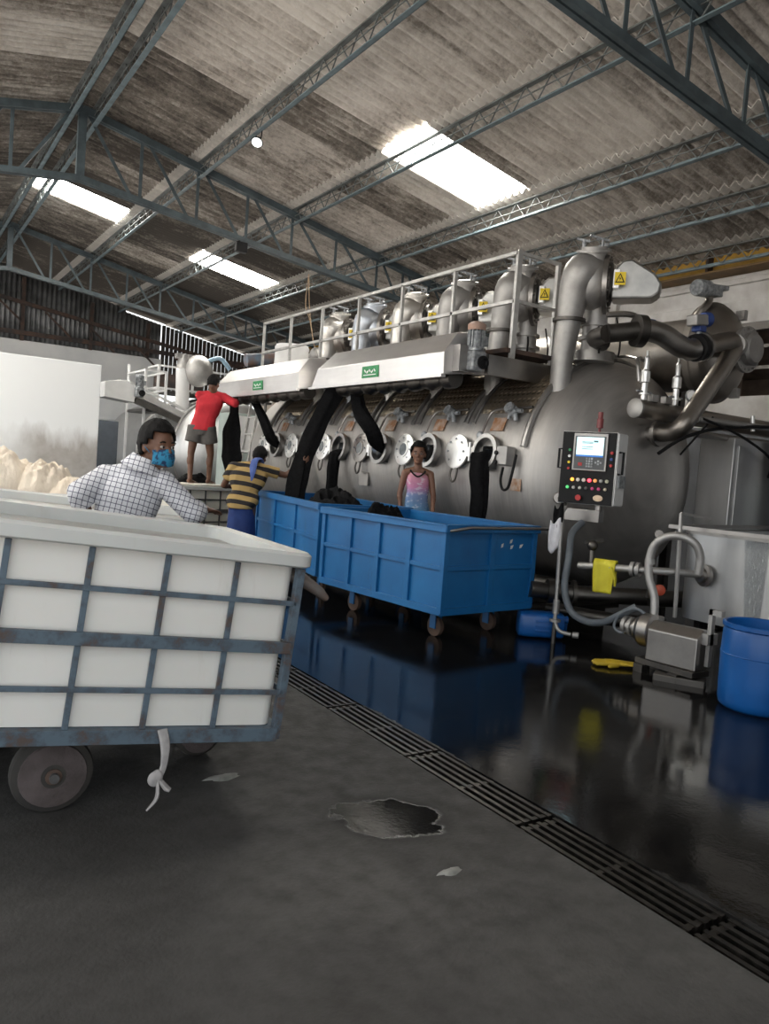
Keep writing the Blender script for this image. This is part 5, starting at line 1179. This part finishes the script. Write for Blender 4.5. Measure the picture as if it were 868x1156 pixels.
def person(label, J, f, bf, skin, build, hands, voxel=.006, shoes=None, hair_front=.36, puff=1.0):
    """J joints; f facing of the face; bf facing of the chest"""
    J = {k: V(v) for k, v in J.items()}; Z = V((0, 0, 1))
    root = thing('person', label, 'person', ((J['anL'] + J['anR']) / 2 * 1.0)); root.location.z = min(J['anL'].z, J['anR'].z) - .07
    WLOC[root.name] = V(root.location)
    f = V(f).normalized(); sd = f.cross(Z).normalized(); up = sd.cross(f); H = J['head']; bf = V(bf).normalized()
    p = P()
    p.ell(H + up * .022, (.074, .094, .100), (sd, f, up), 24, 16); p.ell(H - up * .045 + f * .022, (.057, .070, .068), (sd, f, up), 20, 12)
    p.ell(H - up * .02 + f * .06, (.05, .035, .055), (sd, f, up), 16, 10)
    p.cone(H + f * .088 + up * .012, H + f * .106 - up * .022, .009, .014, 10); p.ell(H + f * .098 - up * .024, (.018, .012, .010), (sd, f, up), 10, 8)
    p.ell(H + f * .084 - up * .058, (.024, .012, .011), (sd, f, up), 12, 8); p.ell(H + f * .082 - up * .092, (.022, .016, .016), (sd, f, up), 12, 8)
    for s in (-1, 1):
        p.ell(H + sd * s * .076 - up * .004 - f * .008, (.010, .020, .032), (sd, f, up), 12, 8)
        p.ell(H + f * .082 + sd * s * .030 + up * .022, (.022, .012, .008), (sd, f, up), 10, 8); p.ell(H + f * .066 + sd * s * .042 - up * .02, (.022, .02, .022), (sd, f, up), 10, 8)
    p.cone(H - up * .05 - f * .02, J['neck'], .056 * build, .060 * build, 14)
    us = (J['shR'] - J['shL']); ws_ = us.length / 2; us.normalize(); hs = (J['hipR'] - J['hipL']).normalized(); hc = (J['hipL'] + J['hipR']) / 2
    sc = (J['shL'] + J['shR']) / 2; ax = (sc - hc); T = ax.length
    ub = (bf - us * bf.dot(us)).normalized(); hb = (bf - hs * bf.dot(hs)).normalized()
    def tor(k, g=0.0):
        rr = []
        for t, a, b in ((-.20, .115, .095), (-.05, .155, .112), (.12, .155, .108), (.32, .138, .098), (.55, .150, .108), (.78, .165, .112), (.93, .15, .095), (1.02, .115, .075), (1.07, .06, .06)):
            m_ = max(0, min(1, t)); s_ = (hs * (1 - m_) + us * m_).normalized(); d_ = (hb * (1 - m_) + ub * m_).normalized()
            wf = 1.0 if t < .5 else (ws_ + .015) / .175 if t < 1 else ws_ / .175
            rr.append(ringe(hc + ax * t + d_ * .015 * math.sin(m_ * 3.1), s_, d_, a * build * wf * k + g, b * build * k + g))
        return rr
    p.loft(tor(1.0))
    for s in 'LR': p.cone(J['neck'] - Z * .01, J['sh' + s], .050 * build, .052 * build, 14)
    for s in 'LR':
        sh, el, wr = J['sh' + s], J['el' + s], J['wr' + s]
        p.cone(sh, el, .052 * build, .040 * build, 14); p.cone(el, wr, .040 * build, .027 * build, 14); p.ell(el.lerp(wr, .25), .042 * build)
        h = hands[s]; hand(p, wr, h[0], h[1], h[2], h[3] if len(h) > 3 else .5)
        hi, kn, an = J['hip' + s], J['kn' + s], J['an' + s]
        p.cone(hi, kn, .085 * build, .056 * build, 16); p.cone(kn, an, .055 * build, .036 * build, 14); p.ell(kn.lerp(an, .28) - bf * .014, (.056 * build, .056 * build, .1))
        toe = V((bf.x, bf.y, 0)).normalized()
        p.cone(an - Z * .03 - toe * .035, an + toe * .11 - Z * .045, .034, .024, 12); p.ell(an + toe * .10 - Z * .048, (.040, .075, .018), (toe.cross(Z), toe, Z))
        for i in range(5): p.cone(an + toe * .15 + toe.cross(Z) * (.030 - .015 * i) - Z * .052, an + toe * (.19 - .006 * i) + toe.cross(Z) * (.032 - .016 * i) - Z * .054, .009, .008, 8)
    body = remesh(p.build('body', skin, root), voxel, [skin])
    # hair cap
    hp = P(); n, m_ = 44, 26; vs = []; fs = []; keep = {}
    for j in range(m_ + 1):
        t = math.pi * j / m_
        for i in range(n):
            q = 2 * math.pi * i / n; dx, dy, dz = math.sin(t) * math.cos(q), math.sin(t) * math.sin(q), math.cos(t)
            k = 1 + .07 * noise.noise(V((dx * 5, dy * 5, dz * 5))) + .03 * noise.noise(V((dx * 14, dy * 14, dz * 14)))
            vs.append(H + up * .026 - f * .004 + sd * (.084 * dx * k * puff) + f * (.102 * dy * k * puff) + up * (.112 * dz * k * puff))
            lim = hair_front if dy > .55 else (.10 if dy > .30 else (-.20 if dy > -.05 else -.62)); keep[j * n + i] = dz > lim
    for j in range(m_):
        for i in range(n):
            k = (i + 1) % n; q = (j * n + i, j * n + k, (j + 1) * n + k, (j + 1) * n + i)
            if all(keep[x] for x in q): fs.append(q)
    hp.add(vs, fs); ho = hp.build('hair', M['hair'], root, smooth=80, solid=.012)
    for s in (-1, 1):
        e = H + f * .0845 + sd * s * .031 + up * .004
        ey = P().ell(e, (.0145, .010, .0085), (sd, f, up), 12, 8).build('eye', M['eyewhite'], body)
        P().ell(e + f * .0065, (.0065, .005, .0068), (sd, f, up), 10, 6).build('iris', M['iris'], body)
        P().tube([e + sd * -.02 + up * .022 + f * .002, e + up * .027 + f * .006, e + sd * .02 + up * .021 + f * .001], [.003, .005, .003], 6, 3).build('eyebrow', M['hair'], body)
    return root, body, p, dict(sd=sd, up=up, f=f, H=H, tor=tor, hc=hc, sc=sc, ax=ax, us=us, hs=hs, ub=ub, hb=hb, J=J, b=build, ws=ws_)
def shirt(root, c, mat, name, sleeve=1.0, g=.016, tlo=-.10, thi=1.09, vox=.010, rolled=False, sl_r=1.25, kids=None):
    J = c['J']; p = P(); rr = []
    for r, t in zip(c['tor'](1.0, g), (-.20, -.05, .12, .32, .55, .78, .93, 1.02, 1.07)):
        if tlo <= t <= thi: rr.append(r)
    cen = [sum(r, V((0, 0, 0))) / len(r) for r in rr]
    rr = [[cen[k] + (q - cen[k]) * (1.08 if k < 3 else 1.0) for q in r] for k, r in enumerate(rr)]
    # wrinkles
    def wr_(q): return q + V((noise.noise(q * 9), noise.noise(q * 9 + V((5, 1, 2))), noise.noise(q * 9 + V((9, 3, 7))))) * .012
    fine = []
    for k in range(len(rr) - 1):
        for s in range(4): fine.append([wr_(a.lerp(b, s / 4)) for a, b in zip(rr[k], rr[k + 1])])
    fine.append([wr_(q) for q in rr[-1]])
    p.loft(fine)
    if sleeve > 0:
        for s in 'LR': p.cone(J['neck'] - V((0, 0, .02)), J['sh' + s], .055 * c['b'], .062 * c['b'], 14)
    if sleeve > 0:
        for s in 'LR':
            sh, el, wr = J['sh' + s], J['el' + s], J['wr' + s]
            r0 = .052 * c['b'] * sl_r
            p.ell(sh, r0 * 1.06)
            if sleeve <= 1: p.tube([sh, sh.lerp(el, sleeve * .5), sh.lerp(el, sleeve)], [r0 * 1.02, r0 * 1.02, r0 * 1.06], 16)
            else:
                p.tube([sh, sh.lerp(el, .5), el], [r0, r0 * .98, r0 * .95], 16); p.ell(el, r0 * .97)
                e = el.lerp(wr, sleeve - 1); p.tube([el, e], [r0 * .93, r0 * .92], 16)
                if rolled: p.lathe(e, (el - e), [(r0 * .9, -.01), (r0 * 1.02, -.005), (r0 * 1.02, .035), (r0 * .9, .04)], 16)
    return remesh(p.build(name, mat, root), vox, [mat], 4)
def legs_cloth(root, c, mat, name, frac, r_top, r_bot, vox=.011, low=-.25, hi=.22):
    J = c['J']; p = P(); rr = [r for r, t in zip(c['tor'](1.05, .012), (-.20, -.05, .12, .32, .55, .78, .93, 1.02, 1.07)) if low <= t <= hi]
    rr = [[q + (q - sum(r, V((0, 0, 0))) / len(r)).normalized() * .008 for q in r] for r in rr]; p.loft(rr)
    for s in 'LR':
        a, k, n_ = J['hip' + s], J['kn' + s], J['an' + s]
        if frac <= 1: e = a.lerp(k, frac); p.tube([a + V((0, 0, .04)), a.lerp(e, .5), e], [r_top, (r_top + r_bot) / 2, r_bot], 18)
        else: p.tube([a + V((0, 0, .04)), k, k.lerp(n_, frac - 1)], [r_top, (r_top + r_bot) / 2, r_bot], 18); p.ell(k, (r_top + r_bot) / 2)
    return remesh(p.build(name, mat, root), vox, [mat], 5)
def strap_band(root, pts, r, mat, name, flat=.3): return P().tube(pts, r, 10, 5, flat=flat).build(name, mat, root, smooth=60)
# cloth patterns
def lines_mat(name, base, line, axes, org, pitch, width, rough=.85, bands=None):
    mt, nt, b = newmat(name); t = N(nt, 'ShaderNodeTexCoord'); cur = None
    nz = noise_(nt, t.outputs['Object'], 5, 3); col = base; bc = None
    wob = math_(nt, 'MULTIPLY', math_(nt, 'SUBTRACT', nz, .5), .012)
    mask = None
    for a, pt in zip(axes, pitch):
        d = N(nt, 'ShaderNodeVectorMath', operation='DOT_PRODUCT'); L(nt, t.outputs['Object'], d.inputs[0]); d.inputs[1].default_value = a
        q = math_(nt, 'FRACT', math_(nt, 'DIVIDE', math_(nt, 'ADD', d.outputs['Value'], math_(nt, 'ADD', wob, 10.0 + org)), pt))
        m1 = math_(nt, 'LESS_THAN', q, width)
        mask = m1 if mask is None else math_(nt, 'MAXIMUM', mask, m1)
    L(nt, mixc(nt, mask, base, line), b.inputs['Base Color']); b.inputs['Roughness'].default_value = rough; return mt
# 1 - man in the checked shirt
down = V((0, 0, -1))
J1 = dict(head=(1.235, 4.13, 1.425), neck=(1.175, 4.16, 1.315), shL=(1.01, 4.27, 1.245), shR=(1.275, 4.12, 1.235), elL=(.875, 4.24, 1.16), wrL=(.96, 4.36, 1.0), elR=(1.43, 4.07, 1.085), wrR=(1.30, 4.13, 1.14),
          hipL=(1.0, 4.36, .78), hipR=(1.16, 4.30, .78), knL=(1.0, 4.42, .43), knR=(1.17, 4.36, .43), anL=(.99, 4.38, .07), anR=(1.18, 4.32, .07))
J1['wrR'] = (1.56, 4.26, 1.09)
r1, b1, _, c1 = person('man in a checked shirt and blue face mask looking back over his shoulder', J1, (.36, -.93, -.03), (-.25, .97, 0), M['skin'], .98,
                       {'L': ((.5, -.5, -.5), (0, -1, .2), (0, .2, 1), .6), 'R': ((.8, .5, -.1), (0, 0, -1), (-.4, .8, 0), .3)}, .006, puff=1.08)
ck = lines_mat('checked_cotton', (.70, .70, .74), (.07, .07, .12), [(.25, .06, .96), (.92, -.30, -.22)], .0, [.027, .027], .13)
shirt(r1, c1, ck, 'checked_shirt', 1.30, .018, rolled=True, vox=.008, sl_r=1.28)
cl = P(); nb = V(J1['neck']) + V((0, 0, .015)); cl.lathe(nb, V((.30, -.15, .95)), [(.110, -.035), (.088, .0), (.070, .035), (.062, .035), (.070, -.0), (.09, -.035)], 24, cap=False); cl.build('collar', ck, r1, solid=.006, smooth=60)
legs_cloth(r1, c1, simple('dark_trousers', (.03, .03, .04), (.04, .04, .05), .85), 'trousers', 1.95, .105, .062)
mk = P(); H, sd, up, f = c1['H'], c1['sd'], c1['up'], c1['f']
def mfn(a, b_):
    t = (a - .5) * 2.3; v = b_ - .5
    return H - up * .052 + f * .022 + sd * (.074 * math.sin(t)) + f * ((.083 - .02 * abs(v)) * math.cos(t)) + f * .018 * math.exp(-(t * 1.5) ** 2) * (1 - abs(v)) + up * (.095 * -v * (1 - .25 * abs(math.sin(t))))
mk.sheet(mfn, 20, 12)
maskm = simple('blue_print_mask', (.02, .20, .36), (.008, .03, .09), .8, 0, 38, lo=.45, hi=.55)
mk.build('face_mask', maskm, r1, solid=.005, smooth=60)
for s in (-1, 1): P().tube([H + sd * s * .07 + f * .03 - up * .03, H + sd * s * .082 + up * .0 - f * .0, H + sd * s * .082 - f * .02 + up * .02], .0025, 6).build('mask_strap', maskm, r1)
# 2 - boy in the vest
J2 = dict(head=(5.03, 7.04, 1.585), neck=(5.05, 7.06, 1.43), shL=(5.175, 6.985, 1.37), shR=(4.935, 7.14, 1.37), elL=(5.195, 6.93, 1.13), wrL=(5.07, 6.79, 1.0), elR=(4.895, 7.16, 1.13), wrR=(4.90, 6.99, 1.03),
          hipL=(5.13, 7.0, .88), hipR=(4.99, 7.09, .88), knL=(5.13, 6.98, .48), knR=(4.99, 7.08, .48), anL=(5.13, 7.0, .07), anR=(4.99, 7.1, .07))
J2['wrL'] = (5.15, 6.86, .97); J2['wrR'] = (4.885, 7.12, .985)
r2, b2, _, c2 = person('young man in a pink and blue sleeveless vest between bin and drum', J2, (-.62, -.78, -.02), (-.545, -.836, 0), M['skin2'], .80,
                       {'L': ((-.2, -.2, -.9), (-.8, .5, 0), (-.5, -.8, .2), .5), 'R': ((-.25, -.3, -.85), (.8, -.5, 0), (-.5, -.8, .2), .4)}, .006, puff=1.10)
def vest_mat():
    mt, nt, b = newmat('pink_blue_vest'); t = N(nt, 'ShaderNodeTexCoord'); s = N(nt, 'ShaderNodeSeparateXYZ'); L(nt, t.outputs['Object'], s.inputs[0])
    nz = noise_(nt, coords(nt, (1, 1, 2)), 16, 4); n2 = noise_(nt, t.outputs['Object'], 5, 3)
    z = math_(nt, 'ADD', s.outputs['Z'], math_(nt, 'MULTIPLY', math_(nt, 'SUBTRACT', n2, .5), .08))
    mr_ = N(nt, 'ShaderNodeMapRange'); mr_.inputs['From Min'].default_value = .85; mr_.inputs['From Max'].default_value = 1.40; L(nt, z, mr_.inputs['Value'])
    c = ramp(nt, mr_.outputs[0], [(.2, (.10, .26, .45)), (.52, (.20, .26, .46)), (.68, (.50, .20, .36)), (.9, (.58, .26, .33))])
    c = mixc(nt, ramp(nt, nz, [(.55, (0, 0, 0)), (.62, (.5, .5, .5))]), c, (.65, .68, .75)); L(nt, c, b.inputs['Base Color']); b.inputs['Roughness'].default_value = .8; return mt
vo = shirt(r2, c2, vest_mat(), 'sleeveless_vest', 0, .012, thi=1.03, vox=.009)
nk = V(J2['neck']); e_ = c2['ub']; u_ = c2['us']
strap_band(r2, [nk + u_ * -.085 - V((0, 0, .01)) - e_ * .01, nk + u_ * -.07 + e_ * .075 - V((0, 0, .05)), nk + e_ * .105 - V((0, 0, .095)), nk + u_ * .07 + e_ * .075 - V((0, 0, .05)), nk + u_ * .085 - V((0, 0, .01)) - e_ * .01], .012, M['black'], 'neckband', .5)
legs_cloth(r2, c2, simple('blue_shorts', (.05, .08, .16), (.06, .1, .18), .85), 'trousers', 1.9, .09, .058)
# 3 - man in the striped shirt
J3 = dict(head=(4.03, 9.10, 1.43), neck=(3.94, 9.02, 1.345), shL=(3.70, 9.13, 1.275), shR=(4.07, 8.93, 1.265), elL=(3.64, 9.27, 1.04), wrL=(3.80, 9.42, 1.02), elR=(4.29, 8.86, 1.22), wrR=(4.47, 8.74, 1.375),
          hipL=(3.68, 8.98, .86), hipR=(3.84, 8.88, .86), knL=(3.70, 9.0, .46), knR=(3.86, 8.90, .46), anL=(3.66, 8.98, .07), anR=(3.82, 8.88, .07))
r3, b3, _, c3 = person('man in a yellow and black striped shirt pulling the fabric rope', J3, (.72, .62, -.32), (.62, .78, 0), M['skin'], 1.0,
                       {'L': ((.6, .5, -.2), (.2, .3, -1), (.6, -.6, .2), .6), 'R': ((.5, -.25, .6), (.2, .9, .1), (-.6, 0, .7), 1.0)}, .007)
tv = (c3['ax']).normalized()
bnd = lines_mat('striped_jersey', (.40, .27, .10), (.016, .013, .014), [tuple(tv)], .02, [.125], .46)
shirt(r3, c3, bnd, 'striped_shirt', .62, .026, tlo=-.25, vox=.010, sl_r=1.35)
def skirt(root, top, bot, nm, mat, fold=.012, n=40):
    p = P(); rings = []
    for k in range(13):
        t = k / 12; c, a, b, ra, rb = [top[i] * (1 - t) + bot[i] * t for i in range(5)]
        rings.append([c + a * math.cos(q) * (ra + fold * t * math.sin(7 * q + 1)) + b * math.sin(q) * (rb + fold * t * math.sin(5 * q)) for q in [2 * math.pi * i / n for i in range(n)]])
    p.loft(rings); return p.build(nm, mat, root, smooth=70)
hc = c3['hc']; skirt(r3, (hc + V((0, 0, .02)), c3['hs'], c3['hb'], .155, .118), (hc + V((0, 0, -.62)), c3['hs'], c3['hb'], .19, .17), 'wrap_skirt', simple('blue_wrap', (.012, .03, .13), (.02, .05, .19), .85, 0, 5))
n3 = V(J3['neck']); bk = -c3['ub']
strap_band(r3, [n3 + c3['us'] * .08 + c3['ub'] * .10 - V((0, 0, .05)), n3 + c3['us'] * .05 + V((0, 0, .05)), n3 + bk * .085 + V((0, 0, .03)), n3 + bk * .135 - V((0, 0, .10)) - c3['us'] * .02, n3 + bk * .155 - V((0, 0, .22)) - c3['us'] * .05, n3 + bk * .155 - V((0, 0, .34)) - c3['us'] * .07], [.04, .05, .055, .055, .055, .05], simple('blue_towel', (.06, .10, .30), (.08, .13, .36), .9, 0, 10), 'towel', .4)
# 4 - man in red on the cart
J4 = dict(head=(4.22, 11.42, 2.50), neck=(4.24, 11.44, 2.375), shL=(4.07, 11.58, 2.31), shR=(4.39, 11.40, 2.31), elL=(4.28, 11.80, 2.22), wrL=(4.48, 11.72, 2.25), elR=(4.50, 11.20, 2.22), wrR=(4.56, 11.36, 2.27),
          hipL=(4.03, 11.56, 1.80), hipR=(4.19, 11.46, 1.80), knL=(3.98, 11.56, 1.42), knR=(4.27, 11.50, 1.42), anL=(3.965, 11.50, 1.025), anR=(4.30, 11.60, 1.025))
r4, b4, _, c4 = person('man in a red shirt and grey shorts standing on the cream cart', J4, (.80, .55, -.15), (.72, .69, 0), M['skin'], .98,
                       {'L': ((.8, -.3, .1), (0, 0, 1), (.3, .8, 0), .8), 'R': ((.35, .85, .1), (.3, 0, 1), (-.8, .3, 0), .8)}, .007)
M['redshirt'] = simple('red_jersey', (.55, .022, .035), (.42, .016, .028), .85, 0, 6)
shirt(r4, c4, M['redshirt'], 'red_shirt', 1.45, .022, tlo=-.12, vox=.010, sl_r=1.3)
legs_cloth(r4, c4, simple('grey_shorts_cloth', (.13, .12, .115), (.09, .085, .08), .9, 0, 8), 'shorts', .56, .122, .13, hi=.4)
t = tag(P().obox((3.98, 11.70, .945), ((.97, .25, 0), (-.25, .97, 0), (0, 0, 1)), (.53, .48, .009)).build('board', M['cream_tub'], bevel=.004, loc=(4.02, 11.72, .936)), 'pale board lying across the cream tub cart under the feet of the man in red', 'board')
